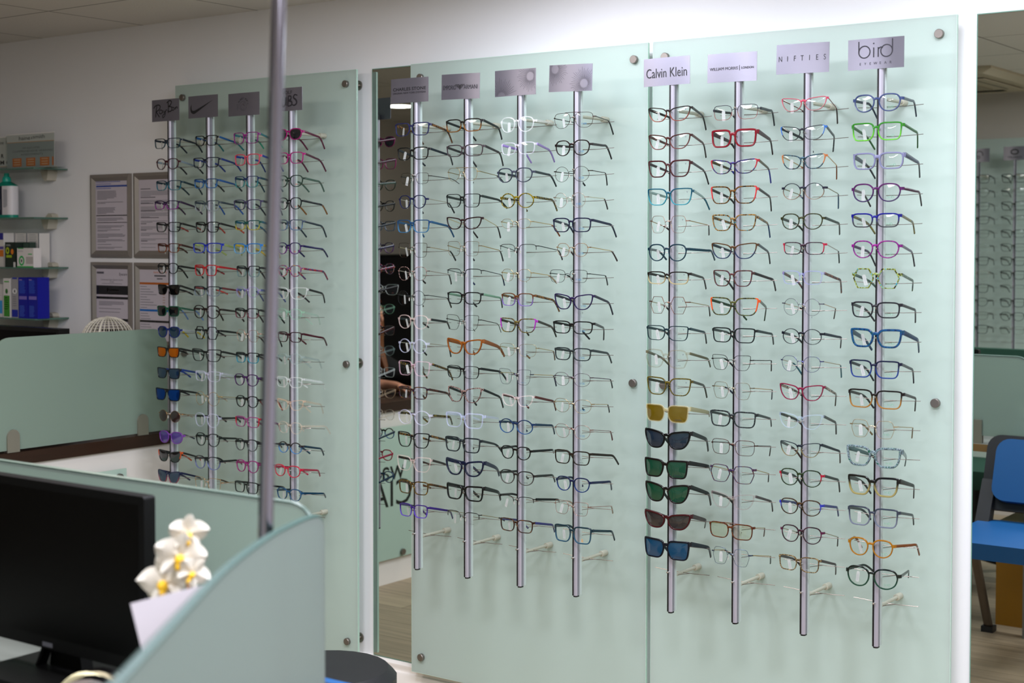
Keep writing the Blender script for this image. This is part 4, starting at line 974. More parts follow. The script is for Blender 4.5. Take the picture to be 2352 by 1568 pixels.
def prints_for(rk, i):
    g = '7a8a8c'
    if rk == 'R1': return ('Calvin Klein', '6a7476', .0034, .019, -.62, 'v') if i < 11 else ('Calvin Klein', '26303a', .0034, .018, -.62, None)
    if rk == 'R2': return ('WILLIAM MORRIS/LONDON', '848f90', .0016, .021, -.6, None)
    if rk == 'R3': return ('NIFTIES', 'a9b6b4', .0018, .018, -.6, None)
    if rk == 'R4': return ('bird', '6f9a84', .0048, .0095, -.5, 'leaf')
    if rk == 'M4': return ('V100', '3a7494', .0056, .016, -.5, None) if i < 13 else (('extra', '4a5c50', .0042, .013, -.6, None) if i < 16 else ('&', 'c08a4a', .009, .007, -.55, None))
    if rk == 'M3': return (None if i < 6 else ('PROJECT100', '4a7490', .0028, .017, -.68, None) if i < 14 else ('extra', '3c4444', .0042, .013, -.6, None) if i == 14 else None)
    if rk == 'M2': return ('EMPORIO ARMANI', '2c3838', .0018, .017, -.68, None)
    if rk == 'M1': return ('CHARLES STONE/NEW YORK', '8a9896', .0015, .016, -.58, None) if i > 4 else None
    if rk == 'L4': return ('CUBS', 'e0503c', .0046, .0085, -.55, None) if 0 < i < 7 else (('WOLF', 'c86a5a', .0046, .011, -.6, None) if i == 7 else None)
    if rk == 'L3': return (None if i > 7 else ('O', '5ac87a', .0055, .0045, -.5, None))
    if rk == 'L2': return ('v', '10181a', .005, .005, .45, None) if i < 8 else None
    return None
rk = None; cnt = 0
for line in DATA.strip().split('\n'):
    if line.startswith('R '): rk = line[2:].strip(); cnt = 0; continue
    f = line.split(';'); L, R_, T, B, bx, by, tx, ty = map(float, f[0].split())
    a = at_y(L, (T + B) / 2, GY + .006); b = at_y(R_, (T + B) / 2, GY + .006)
    xm, nth, pn = RX[rk]
    W = b.x - a.x; X = (a.x + b.x) / 2
    c0 = at_y((L + R_) / 2, (T + B) / 2, GY); top = at_y((L + R_) / 2, T, GY); bot = at_y((L + R_) / 2, B, GY)
    X = xm + max(-.02, min(.02, X - xm))
    W = max(.112, min(.150, W))
    H = top.z - bot.z; Z = c0.z
    bp = at_y(bx, by, GY + .0935); tp = at_y(tx, ty, GY + .1305)
    zt = wz(cnt) + .0045 - Z
    zt += max(-.004, min(.010, bp.z - Z - zt))
    ddx = max(-.022, min(.020, bp.x - (X + W / 2)))
    tdx = max(-.022, min(.006, tp.x - (X + W / 2 + ddx)))
    tdz = max(-.036, min(-.014, tp.z - bp.z))
    tagged = not (len(f) > 6) and not (rk == 'M2' and cnt not in (6, 13, 14, 15, 16))
    spectacles((X, GY, Z), 0, W, H, f[1], f[2], f[3], f[4], f[6] if len(f) > 6 else None, '%s, %s, %s rod, %s panel' % (f[5], ORD[cnt], nth, pn), zt, (ddx, tdx), (0, tdz),
               tagged, prints_for(rk, cnt), 'eyewear on the %s glass panel' % pn)
    cnt += 1
# ------------------------------------------------------------------ left end of the back wall: shelves and notices
shelfg = clearglass('shelf_glass', 'cfe0d8', 1.0, .25, '9ab0a6')
shelfe = P('shelf_edge_green', '4c6e60', .2)
cream = P('cream_plastic', 'b9b3a2', .45)
SHX = -1.562
shelfz = (1.772, 1.581, 1.387, 1.189)
for z, nm in zip(shelfz, ('topmost glass shelf, holding leaflets', 'second glass shelf from top, holding a teal bottle', 'third glass shelf from top, holding eye drop boxes', 'lowest glass shelf, holding tall blue boxes')):
    t = thing('glass_shelf', nm, 'shelf', (SHX, 0, z - .006), group='glass wall shelves')
    MB().box(-.9, 0, -.16, -.001, 0, .006).build('shelf_plate', shelfg, t, smooth=False)
    MB().box(-.9, 0, -.1608, -.16, 0, .006).box(0, .0008, -.16, -.001, 0, .006).build('polished_edge', shelfe, t, smooth=False)
    for k, x in enumerate((-.085, -.8)):
        c = MB().prism([(-.026, -.001), (.022, -.001), (.018, -.022), (.013, -.038), (-.002, -.040), (-.015, -.028)], -.045, 0)
        c.prism([(-.02, .007), (.026, .007), (.02, .02), (.0, .024)], -.03, 0)
        c.xf(Matrix.Translation((x, 0, 0))).build('shelf_bracket', cream, t)

white = P('paper_white', 'e2dfdc', .6)
ink = P('print_black', '1e1e20', .6)
grey = P('print_grey', '7d7c80', .6)
def bars(m, x0, x1, z, h, n, gap, r, y=0., last=.6):
    for i in range(n):
        w = (x1 - x0) * (r.uniform(.86, 1.) if i < n - 1 else last)
        m.quad(x0, x0 + w, z - i * gap - h, z - i * gap, y)
def leaflet(x0, x1, y, z, h, label, right):
    w = x1 - x0
    t = thing('leaflet_stand', label, 'leaflet stand', (x0, y, z))
    acr = clearglass('acrylic', 'f4f7f6', 1.)
    MB().box(0, w, -.0015, 0, 0, h * .97).box(0, w, 0, .05, 0, .002).build('acrylic_holder', acr, t, smooth=False)
    MB().box(.003, w - .003, .001, .0018, .003, h).build('leaflet', white, t, smooth=False)
    g = MB()
    if right:
        MB().quad(.004, w - .004, .004, h * .745, .0006).build('grey_panel', P('leaflet_grey', 'a3aaaa', .55), t, smooth=False)
        MB().quad(.004, w - .004, h * .745, h * .765, .0005).build('orange_line', P('leaflet_peach', 'd8a67c', .55), t, smooth=False)
        fit_text(g, 'haine', w * .27, w * .5, h * .87, .0004, h * .11); put_text(g, '&', w * .53, h * .86, .0004, h * .1, shear=.3); fit_text(g, 'smith', w * .56, w * .8, h * .89, .0004, h * .1)
        q = MB(); fit_text(q, 'WE ALSO OFFER', w * .34, w * .7, h * .585, .0003, h * .05); fit_text(q, 'COMPREHENSIVE HEARING', w * .13, w * .96, h * .495, .0003, h * .055); fit_text(q, 'ASSESSMENTS', w * .3, w * .76, h * .4, .0003, h * .055)
        q.build('small_print', P('leaflet_print', '5c6260', .6), t, smooth=False, fix=False)
        o = MB(); l = MB()
        for k in range(3):
            xa = w * (.13 + .285 * k); o.quad(xa, xa + w * .19, h * .06, h * .3, .0003)
            for j in range(3): l.quad(xa + w * .03, xa + w * .16, h * (.1 + .07 * j), h * (.13 + .07 * j), .0002)
        o.quad(w * .945, w * .975, h * .06, h * .3, .0003)
        o.build('orange_box', P('leaflet_orange', 'd8701c', .55), t, smooth=False); l.build('box_print', P('leaflet_pale', 'e4b48c', .6), t, smooth=False)
    else:
        fit_text(g, 'haine', w * .7, w * .83, h * .82, .0004, h * .1); fit_text(g, 'smith', w * .88, w * 1.0, h * .84, .0004, h * .1)
        fit_text(g, 'R', w * .775, w * .83, h * .42, .0004, h * .12, bold=.03); fit_text(g, 'M C', w * .755, w * .96, h * .22, .0004, h * .13, bold=.03)
        MB().quad(.004, w - .004, h * .09, h * .105, .0005).build('orange_line', P('leaflet_peach', 'd8a67c', .55), t, smooth=False)
        MB().quad(.004, w - .004, .004, h * .085, .0005).build('grey_panel', P('leaflet_grey', 'a3aaaa', .55), t, smooth=False)
    g.build('lettering', ink, t, smooth=False, fix=False)
leaflet(-1.785, -1.482, -.122, 1.772, .136, 'grey and white leaflet with orange squares in a stand on the top shelf', True)
leaflet(-2.09, -1.78, -.100, 1.772, .132, 'white leaflet with large black letters, at left edge on the top shelf', False)
# teal bottle
t = thing('solution_bottle', 'teal plastic bottle with dark label on the second glass shelf', 'bottle', (-1.829, -.09, 1.581))
teal = P('teal_plastic', '118f78', .35)
body = [(a * 1.0, b) for a, b in rrect(-.056, .056, -.025, .025, .022, 5)]
MB().prism(body, 0, .128, 'z').build('body', teal, t)
m = MB(); n = len(body); m.add([(a, b, .128) for a, b in body] + [(a * .3, b * .55, .144) for a, b in body], [(i, (i + 1) % n, n + (i + 1) % n, n + i) for i in range(n)] + [tuple(range(2 * n - 1, n - 1, -1))]); m.build('shoulder', teal, t)
MB().lathe([(.001, .143), (.017, .143), (.018, .152), (.015, .163), (.011, .165), (.0095, .178), (.001, .178)]).build('cap', P('teal_cap', '18a08c', .3), t)
MB().prism([(a * 1.01, b * 1.02) for a, b in body], .012, .126, 'z').build('label_band', P('bottle_label_white', 'dcd8da', .4), t)
MB().prism([(min(a, .004) * 1.018 if a > 0 else a * 1.018, b * 1.05) for a, b in body], .012, .126, 'z').build('label_front', P('bottle_label_navy', '0c1c34', .35), t)
m = MB(); bars(m, .012, .04, .112, .0022, 18, .004, rnd, -.0262)
for k in range(7): m.quad(-.04, -.004, .07 - k * .006, .072 - k * .006, -.0268)
m.build('label_print', P('bottle_print', '8d929c', .5), t, smooth=False)
# boxes
def carton(x0, x1, d, z, h, col, label, cat='box', art=None, y=-.14, rz=0., top=None):
    t = thing('eye_drop_carton', label, cat, ((x0 + x1) / 2, y, z), rz, 'cartons on the glass shelves')
    w = x1 - x0
    MB().box(-w / 2, w / 2, 0, d, 0, h).build('carton', P('carton_' + col, col, .42), t, smooth=False)
    if art:
        for nm, c, fn in art:
            m = MB(); fn(m, w, h); m.v = [(a, -.0006 - b, c_) for a, b, c_ in m.v]; m.build(nm, P('carton_ink_' + c, c, .45), t, smooth=False, fix=False)
    return t
def lines(x0, x1, z0, z1, n): 
    def f(m, w, h):
        r = random.Random(3)
        for i in range(n):
            z = h * (z1 + (z0 - z1) * i / max(1, n - 1)); m.quad(w * x0, w * (x0 + (x1 - x0) * r.uniform(.75, 1)), z - h * .008, z + h * .008, 0)
    return f
def block(x0, x1, z0, z1, y=0.): return lambda m, w, h: m.quad(w * x0, w * x1, h * z0, h * z1, y)
def ring(x, z, r, k, sx=1.): return lambda m, w, h: m.ribbon([(w * x + (a) * sx, h * z + b) for a, b in arc(0, 0, r, 0, 360, 24)], k)
def disc(x, z, rx, rz_): 
    def f(m, w, h):
        m.add([(w * x + rx * math.cos(2 * PI * i / 20), .0002, h * z + rz_ * math.sin(2 * PI * i / 20)) for i in range(20)], [tuple(range(20))])
    return f
def cpx(px0, px1, ytop, yb, y, d, z, *a, **k):
    p0, p1 = at_y(px0, yb, y), at_y(px1, yb, y); h = at_y((px0 + px1) / 2, ytop, y).z - z
    return carton(p0.x, p1.x, d, z, h, *a, y=y, **k)
z3 = 1.387
for k, (x0, x1) in enumerate(((9, 34.7), (36.5, 62.9), (65, 90.4))):
    cpx(x0, x1, 535.5, 613, -.07, .05, z3, 'd6d2cc', ('leftmost', 'middle', 'rightmost')[k] + ' of three white printed cartons standing behind green ones', art=[('print', '9aa0a2', lines(-.38, .36, .45, .95, 9)), ('orange_print', 'd88a3a', block(-.38, -.12, .62, .69)), ('spine', '22344e', block(.44, .5, 0, 1))])
cpx(-34, 8.5, 535, 613, -.125, .05, z3, 'd8d4cf', 'white carton with purple and orange bands at the left end of third shelf', art=[('purple_band', '5a4a9a', block(-.5, .5, .52, .60)), ('orange_block', 'd8761c', block(-.5, .5, .3, .5)), ('blue_corner', '2a2a8a', block(.25, .5, .8, 1.))])
cpx(12, 36, 556, 613, -.152, .035, z3, '16261e', 'dark green carton with lime eye symbol', art=[('eye_symbol', 'a8b81c', ring(-.25, .66, .010, .007, .8)), ('orange_symbol', 'd87a1c', disc(.2, .62, .009, .011)), ('lime_block', '9ab41c', block(-.38, .15, .38, .48)), ('print', 'b8bcb8', lines(-.38, .1, .86, .9, 2)), ('white_swoosh', 'd0d0cc', block(.3, .5, 0, .2))])
for k, (x0, x1) in enumerate(((37, 51.7), (53, 68))):
    cpx(x0, x1, 556, 613, -.115, .03, z3, '24382e', ('left' if k == 0 else 'right') + ' of two plain dark green cartons behind the white and green one', art=[('panel', '3c5044', block(-.42, .42, .4, .96))])
cpx(39.6, 77, 569.5, 613, -.156, .036, z3, 'dcd6d2', 'white carton with bright green eye symbol and green base stripe', art=[('green_stripe', '2aa84a', block(-.5, .5, .0, .06)), ('eye_ring', '22a850', ring(-.22, .34, .016, .007, .85)), ('pupil', '101414', disc(-.22, .34, .004, .006)), ('green_tab', '2aa84a', block(-.45, -.1, .96, 1.)), ('green_pill', '3ab45a', block(.18, .42, .66, .71)), ('grey_panel', 'b4aeaa', block(.05, .48, .18, .55)), ('print', 'a09ea2', lines(-.46, -.06, .82, .86, 2))])
z4 = 1.189
blueart = [('print', '2a4ab8', lines(-.4, .3, .62, .92, 14)), ('boxed_print', '7a6ab8', block(-.42, .4, .46, .54)), ('lower_print', '3a5ac0', lines(-.38, .22, .05, .3, 9)), ('headline', '9a80b0', block(-.4, -.1, .93, .95))]
for k, (x0, x1) in enumerate(((42.9, 64.3), (65.3, 86.7))):
    cpx(x0, x1, 637, 728, -.152, .055, z4, '0a1290', ('left' if k == 0 else 'right') + ' of two tall deep blue cartons on the lowest shelf', art=blueart)
cpx(27, 42.3, 637, 728, -.15, .05, z4, '9c9a9c', 'tall grey carton with white eye symbol beside the blue cartons', art=[('eye_symbol', 'd8d8d8', disc(0, .66, .015, .011)), ('pupil', '2a3a7a', disc(0, .66, .004, .006)), ('blue_foot', '1a2a9a', block(-.45, .45, .02, .2)), ('blue_head', '2a3a9a', block(-.35, .35, .96, 1.)), ('print', '74747c', lines(-.3, .3, .3, .52, 5))])
cpx(8.2, 24, 639, 728, -.15, .05, z4, 'd8d4d0', 'tall white carton with green lower half beside the grey carton', art=[('green_half', '3c8a2c', block(-.42, .42, .02, .56)), ('eye_symbol', '2a6a2a', disc(0, .67, .008, .01)), ('headline', '4aa83a', block(-.35, .35, .9, .93)), ('print', '8ab87a', lines(-.3, .3, .22, .5, 6))])
cpx(-14, 6, 652, 728, -.14, .05, z4, 'd2cecc', 'short white carton with light blue corner at left end of lowest shelf', art=[('blue_corner', '3a9ad8', block(.1, .5, .1, .5)), ('print', '9a9a9e', lines(-.3, .3, .6, .9, 6))])

# notice frames
framem = P('snap_frame_silver', '9b948e', .34, .55)
def notice(x0, x1, z0, z1, label, art):
    t = thing('notice_frame', label, 'frame', (x0, -.001, z0), group='silver notice frames')
    w, h, b, d = x1 - x0, z1 - z0, .026, .012
    m = MB()
    O = [(0, 0), (w, 0), (w, h), (0, h)]; I = [(b, b), (w - b, b), (w - b, h - b), (b, h - b)]; Md = [(b * .45, b * .45), (w - b * .45, b * .45), (w - b * .45, h - b * .45), (b * .45, h - b * .45)]
    m.v = [(p[0], 0, p[1]) for p in O] + [(p[0], -.009, p[1]) for p in O] + [(p[0], -d, p[1]) for p in Md] + [(p[0], -.003, p[1]) for p in I]
    for k in range(3):
        for i in range(4): m.f.append((k * 4 + i, k * 4 + (i + 1) % 4, k * 4 + 4 + (i + 1) % 4, k * 4 + 4 + i))
    m.build('snap_frame', framem, t, smooth=False)
    MB().box(b * .9, w - b * .9, -.0026, -.0006, b * .9, h - b * .9).build('paper', P('notice_paper', 'ccc4cc', .5), t, smooth=False)
    for nm, c, fn in art:
        q = MB(); fn(q, w - 2 * b, h - 2 * b); q.v = [(a + b, -.0029 - bb, c_ + b) for a, bb, c_ in q.v]; q.build(nm, P('notice_ink_' + c, c, .6), t, smooth=False, fix=False)
    MB().quad(b, w - b, b, h - b, -.0042).build('clear_cover', clearglass('cover_sheet', 'fbfbfc', .7), t, smooth=False)
def paras(spec, x0=.05, x1=.95):
    def f(m, w, h):
        r = random.Random(5)
        for z, n, last, xe in spec: bars(m, w * x0, w * (x0 + (x1 - x0) * xe), h * z, h * .0075, n, h * .0165, r, 0, last)
    return f
def fblk(*qs):
    def f(m, w, h):
        for a, b_, c, d in qs: m.quad(w * a, w * b_, h * c, h * d, 0)
    return f
notice(-1.415, -1.180, 1.427, 1.744, 'silver notice frame with a blue headed page, upper left of the four', [
    ('blue_heading', '2c4a9c', fblk((.02, 1, .915, .94))), ('blue_print', '6a70b0', fblk((.02, .8, .985, .995), (.02, .5, .955, .965), (.02, .5, .89, .9))),
    ('print', '77747e', paras([(.86, 8, .5, .7), (.70, 2, .3, 1), (.62, 6, .5, .65), (.47, 3, .7, 1), (.36, 3, .5, 1), (.30, 2, .4, .9), (.24, 4, .4, 1), (.16, 3, .3, 1), (.09, 1, .5, 1), (.05, 2, .6, 1)])), ('dark_rule', '3a383c', fblk((.02, 1, .497, .512), (.02, 1, .398, .408)))])
def n2(m, w, h): put_text(m, 'haine & smith', w * .78, h * .945, 0, h * .05)
notice(-1.163, -.928, 1.427, 1.744, 'silver notice frame with a plain text page, upper right of the four', [
    ('heading', '3a383c', n2), ('print', '8a8890', paras([(.84, 5, .35, 1), (.71, 3, .3, 1), (.62, 5, .5, 1), (.53, 4, .3, 1), (.42, 2, .4, 1), (.34, 3, .4, 1), (.25, 3, .3, 1), (.17, 2, .5, 1), (.10, 1, .6, 1), (.05, 1, .5, 1)])),
    ('subheadings', '55525a', fblk((.05, .35, .865, .876), (.05, .5, .745, .756), (.05, .45, .66, .67), (.05, .5, .56, .57), (.05, .6, .46, .47), (.05, .22, .375, .385), (.05, .22, .285, .295), (.05, .25, .13, .14)))])
def n3(m, w, h):
    put_text(m, 'Eyecare', w * .86, h * .925, 0, h * .055, bold=.01); put_text(m, 'Community Urgent Eyecare Service', w * .5, h * .845, 0, h * .034); put_text(m, '(CUES)', w * .5, h * .812, 0, h * .032)
    m.quad(w * .18, w * .82, h * .785, h * .79, 0); m.quad(w * .02, w * .25, h * .93, h * .96, 0)
notice(-1.415, -1.180, 1.091, 1.408, 'silver notice frame with a page of black bands, behind the wire dome', [
    ('lettering', '5a5660', n3), ('black_band', '141418', fblk((0, 1, .63, .76), (0, 1, .565, .6), (0, 1, .245, .285), (0, 1, .1, .14))), ('band_print', 'c8c4d0', fblk((.42, .72, .685, .705), (.33, .67, .642, .65), (.34, .40, .672, .722), (.02, .35, .577, .588))),
    ('print', '77747e', paras([(.53, 4, .5, .95), (.43, 1, .9, .9), (.38, 1, .85, .9), (.22, 2, .5, .6)], .08))])
def n4(m, w, h): put_text(m, 'haine & smith', w * .62, h * .965, 0, h * .05, shear=.3)
notice(-1.163, -.928, 1.091, 1.408, 'silver notice frame with an orange and blue price list, lower right of the four', [
    ('heading', 'd07a4a', n4), ('sub_heading', '56545a', fblk((.45, .8, .905, .925), (.53, .7, .865, .88))), ('orange_band', 'b8601c', fblk((0, 1, .79, .82))), ('blue_band', '1a6ab8', fblk((0, 1, .41, .44))), ('black_band', '141416', fblk((0, 1, .255, .285))),
    ('print', '8a8890', fblk(*[(.02, .02 + .1 * (2 + (i * 5) % 4), .755 - .037 * i, .765 - .037 * i) for i in range(9)], *[(.02, .25 + .04 * (i % 3), .375 - .037 * i, .385 - .037 * i) for i in range(3)], *[(.02, .3 + .05 * (i % 3), .22 - .037 * i, .23 - .037 * i) for i in range(6)])),
    ('prices', 'b08a78', fblk(*[(.7, .77, .755 - .037 * i, .765 - .037 * i) for i in range(9)], *[(.88, .95, .755 - .037 * i, .765 - .037 * i) for i in range(9)]))])

# ------------------------------------------------------------------ consulting desk at the left with its frosted screen
DX = -.92
deskw = P('desk_front_white', 'dad6cf', .45)
walnut = P('dark_walnut', '2c1a10', .3, noise=.35, scale=6, stretch=(14, 1, 14))
t = thing('reception_desk', 'white fronted desk with dark wooden top below the left frosted screen', 'desk', (DX, -1.0, 0))
MB().box(-.62, .0, -.75, .975, .748, .79).build('desk_top', walnut, t, smooth=False)
MB().box(-.03, -.012, -.74, .965, .0, .748).build('front_board', deskw, t, smooth=False)
MB().box(-.60, -.03, -.74, -.715, 0, .748).box(-.60, -.03, .935, .96, 0, .748).build('side_board', deskw, t, smooth=False)
MB().box(-.012, -.002, -.74, .965, 0, .11).build('skirting_board', P('gloss_white_paint', 'eee9e3', .28), t, smooth=False)
t = thing('desk_sign', 'pale green glass sign with black lettering on the desk front, bolted by steel studs', 'sign', (DX + .012, -1.0, .112))
MB().box(0, .006, -.62, .73, 0, .573).build('glass_plate', frosted('desk_sign_glass', 'bcd6c8', .2, gl=.05), t, smooth=False)
m = MB()
fit_text(m, 'wai', -.290, -.105, .385, 0, .085); fit_text(m, 'CIA', -.335, -.065, .285, 0, .115)
m.v = [(.0066, a, c) for a, b, c in m.v]
m.build('lettering', P('sign_letter_black', '141a18', .4), t, smooth=False, fix=False)
for y, z in ((.695, .545), (.695, .03), (-.585, .545), (-.27, .02)):
    MB().lathe([(.0005, 0), (.013, 0), (.014, .002), (.013, .012), (.0005, .012)], cy=y, cz=z, cx=.0062, axis='x').build('stud', steel2, t)
scrm = frosted('frosted_screen_glass', 'b8d0c0', .45, .35, .5, gl=.05, rough=.28)
sedge = P('screen_edge', '6f9a86', .2)
t = thing('desk_screen', 'frosted glass screen with rounded corners clipped on the dark wooden desk top', 'screen', (DX - .012, -.425, .798))
MB().prism(rrect(-.375, .37, 0, .373, .07, 8, (1, 1, 0, 0)), -.004, .004, 'x').build('glass', scrm, t)
for y in (-.30, .25):
    c = MB(); ol = [(-.024, -.007), (.024, -.007), (.024, .045)] + [(.024 * math.cos(a * PI / 8), .045 + .024 * math.sin(a * PI / 8)) for a in range(1, 8)] + [(-.024, .045)]
    c.prism(ol, .0045, .010, 'x').prism(ol, -.010, -.0045, 'x'); c.xf(Matrix.Translation((0, y, 0)))
    c.build('clip', P('satin_nickel_clip', 'a9a396', .38, .85), t)
# things behind the left screen
t = thing('computer_monitor', 'black monitor behind the left frosted screen, only its top showing', 'monitor', (-1.62, -.22, .79))
MB().box(-.30, .305, -.02, .03, .08, .372).build('housing', P('monitor_black', '0b0b0c', .45), t)
MB().quad(-.285, .29, .09, .358, -.0205).build('display', P('screen_black', '020202', .3, spec=.15), t)
MB().box(-.03, .03, .03, .05, .02, .25).box(-.12, .12, -.06, .10, 0, .012).box(-.02, .02, .0, .05, .012, .1).build('stand', P('monitor_black', '0b0b0c', .45), t)
t = thing('wire_dome', 'white wire dome behind the left frosted screen, under the notices', 'ornament', (-1.2, -.105, .79))
wm = P('white_wire', 'd9d4c4', .5)
def dome_prof(a): return (.105 * math.sin(a) ** .85 if a > 0 else 0, .30 + .115 * math.cos(a))
m = MB()
for k in range(30):
    b = 2 * PI * k / 30
    m.tube([(dome_prof(a)[0] * math.cos(b), dome_prof(a)[0] * math.sin(b), dome_prof(a)[1]) for a in [PI * .5 * i / 8 + .02 for i in range(9)]], .0018, 5)
for i in range(1, 14):
    r, z = dome_prof(PI * .5 * i / 13); m.tube([(r * math.cos(2 * PI * j / 28), r * math.sin(2 * PI * j / 28), z) for j in range(28)], .001, 4, closed=True)
m.build('wire_cage', wm, t)
MB().tube([(dome_prof(a)[0] * .55 - .0, -dome_prof(a)[0] * .88, dome_prof(a)[1] + .001) for a in [PI * .5 * i / 8 for i in range(9)]], .004, 6).build('rib', wm, t)
MB().lathe([(.001, 0), (.07, 0), (.07, .012), (.012, .03), (.012, .24), (.104, .29), (.104, .30), (.001, .30)]).build('base', wm, t)

# ------------------------------------------------------------------ foreground: desk pod with screens, monitor, orchid, card, post
DT = .72
lam = P('desk_laminate', '6a6e68', .5)
t = thing('workstation_desk', 'oak edged foreground desk carrying the black monitor and orchid', 'desk', (1.0, -2.3, 0))
MB().prism([(-.75, -.24), (.50, -.24), (.62, -.46), (1.07, -.46), (.66, .20), (.62, .375), (-.75, .375)], DT - .028, DT, 'z').build('desk_top', lam, t, smooth=False)
MB().box(-.75, .62, .3755, .379, DT - .028, DT).build('oak_edge', P('oak_edge', '8a6a3e', .45, noise=.15, scale=8), t, smooth=False)
for x, y in ((-.7, -.22), (-.7, .32), (.56, .32), (.90, -.44)):
    MB().box(x, x + .04, y, y + .04, 0, DT - .028).build('leg', P('desk_leg_grey', '8a8c8e', .4, .6), t, smooth=False)
fscr = frosted('pod_screen_glass', 'c2d3c8', .5, .3, .5, gl=.04, rough=.35)
t = thing('partition_screen', 'frosted green glass screen standing on the desk behind the foreground monitor', 'screen', (.86, -1.951, DT))
MB().prism(rrect(-.55, .72, .03, .334, .055, 6, (1, 1, 0, 0)), -.005, .005).build('glass', fscr, t)
et = [(-.55, .03), (-.55, .279)] + [(-.495 - .055 * math.cos(PI / 2 * i / 6), .279 + .055 * math.sin(PI / 2 * i / 6)) for i in range(1, 7)] + [(.665 + .055 * math.sin(PI / 2 * i / 6), .279 + .055 * math.cos(PI / 2 * i / 6)) for i in range(7)] + [(.72, .03)]
MB().tube([(a, 0, b) for a, b in et], .0054, 6).build('polished_edge', P('screen_edge_mid', '3e5248', .4), t)
for x in (-.35, .05, .5): MB().box(x, x + .04, -.014, -.0055, 0, .09).box(x, x + .04, .0055, .014, 0, .09).build('clip', P('satin_nickel_clip', 'a9a396', .38, .85), t)
t = thing('partition_screen', 'nearest frosted glass screen with curved corner, at bottom left of the photo', 'screen', (1.714, -2.088, 0), math.atan2(-.821, .571))
top = catmull([(-.012, 1.04), (0, 1.064), (.047, 1.08), (.153, 1.097), (.303, 1.115), (.434, 1.129), (.6, 1.142), (.744, 1.149), (.9, 1.15), (1.15, 1.15)], 4)
MB().prism([(-.014, .02)] + top + [(1.15, .02)], -.005, .005).build('glass', frosted('pod_side_glass', '9aada6', .45, .4, .5, gl=.03, rough=.4), t)
MB().tube([(-.014, 0, .02)] + [(a, 0, b) for a, b in top], .0056, 6).build('polished_edge', P('pod_edge', '2f4a44', .4), t)
MB().box(.2, .3, -.12, .12, 0, .02).box(.85, .95, -.12, .12, 0, .02).build('foot', P('desk_leg_grey', '8a8c8e', .4, .6), t, smooth=False)
t = thing('metal_post', 'polished metal post rising to the ceiling in the left half', 'post', (1.880, -2.415, 0))
MB().tube([(.0, .0, .010), (.014, .080, CEIL)], .0099, 20).build('tube', P('polished_post', '8a8892', .16, 1.), t)
MB().lathe([(.001, 0), (.05, 0), (.05, .006), (.015, .010), (.001, .010)]).build('floor_flange', steel, t)
t = thing('computer_monitor', 'large black monitor in the foreground at bottom left', 'monitor', (1.079, -2.095, DT - .0))
mb_ = P('monitor_gloss_black', '040404', .5, spec=.2)
rbox(MB(), -.265, .259, -.012, .012, .052, .347, .006).build('housing', mb_, t)
MB().quad(-.25, .244, .074, .332, -.0124).build('display', P('screen_black', '020202', .3, spec=.15), t)
MB().quad(-.012, .016, .056, .064, -.0126).build('badge', P('badge_grey', '55555a', .4), t)
MB().prism([(-.035, .012), (.055, .012), (.04, .1), (-.02, .1)], .02, .045).prism([(-.05, .012), (-.043, .012), (-.012, .07), (-.02, .07)], .0, .02).build('stand_neck', mb_, t)
rbox(MB(), -.12, .12, -.09, .10, 0, .012, .03, axis='z').build('stand_foot', mb_, t)
t = thing('keyboard', 'black keyboard at the bottom left corner, under the monitor', 'keyboard', (1.0, -2.27, DT))
rbox(MB(), -.21, .11, -.06, .06, 0, .014, .008, axis='z').build('case', P('keyboard_black', '101211', .5), t)
m = MB()
for j in range(5):
    for i in range(16): m.box(-.2 + i * .019, -.2 + i * .019 + .016, -.05 + j * .021, -.05 + j * .021 + .017, .014, .021)
m.build('keys', P('key_black', '1c1f1d', .55), t, smooth=False)
# orchid
t = thing('orchid', 'white orchid with yellow centres blurred beside the black monitor', 'orchid', (1.726, -2.365, DT))
MB().lathe([(.001, 0), (.028, 0), (.036, .06), (.034, .062), (.03, .055), (.001, .055)]).build('pot', P('orchid_pot', 'cfd3cc', .3), t)
green = P('orchid_green', '4a6a34', .45)
MB().tube(catmull([(0, 0, .055), (.016, .0, .16), (.012, 0, .29), (-.004, -.004, .36), (-.012, -.008, .38)], 5), .0025, 6).build('stem', green, t)
MB().tube([(-.008, .01, .055), (-.008, .01, .39)], .003, 6).build('support_stick', P('bamboo_stick', 'a87a54', .6), t)
def petal(L, Wd):
    m = MB(); n = 8; vs = []; fs = []
    for i in range(n + 1):
        u = i / n; w = Wd * math.sin(PI * min(1, u * .93 + .04)) ** .7
        for j in (-1, -.5, 0, .5, 1): vs.append((j * w / 2, -.010 * u * u + .006 * abs(j) - .004, u * L))
    for i in range(n):
        for j in range(4): fs.append((i * 5 + j, i * 5 + j + 1, i * 5 + 6 + j, i * 5 + 5 + j))
    return m.add(vs, fs)
pet = P('orchid_petal', 'd8d2c4', .5); lipm = P('orchid_lip_yellow', 'e8b820', .5)
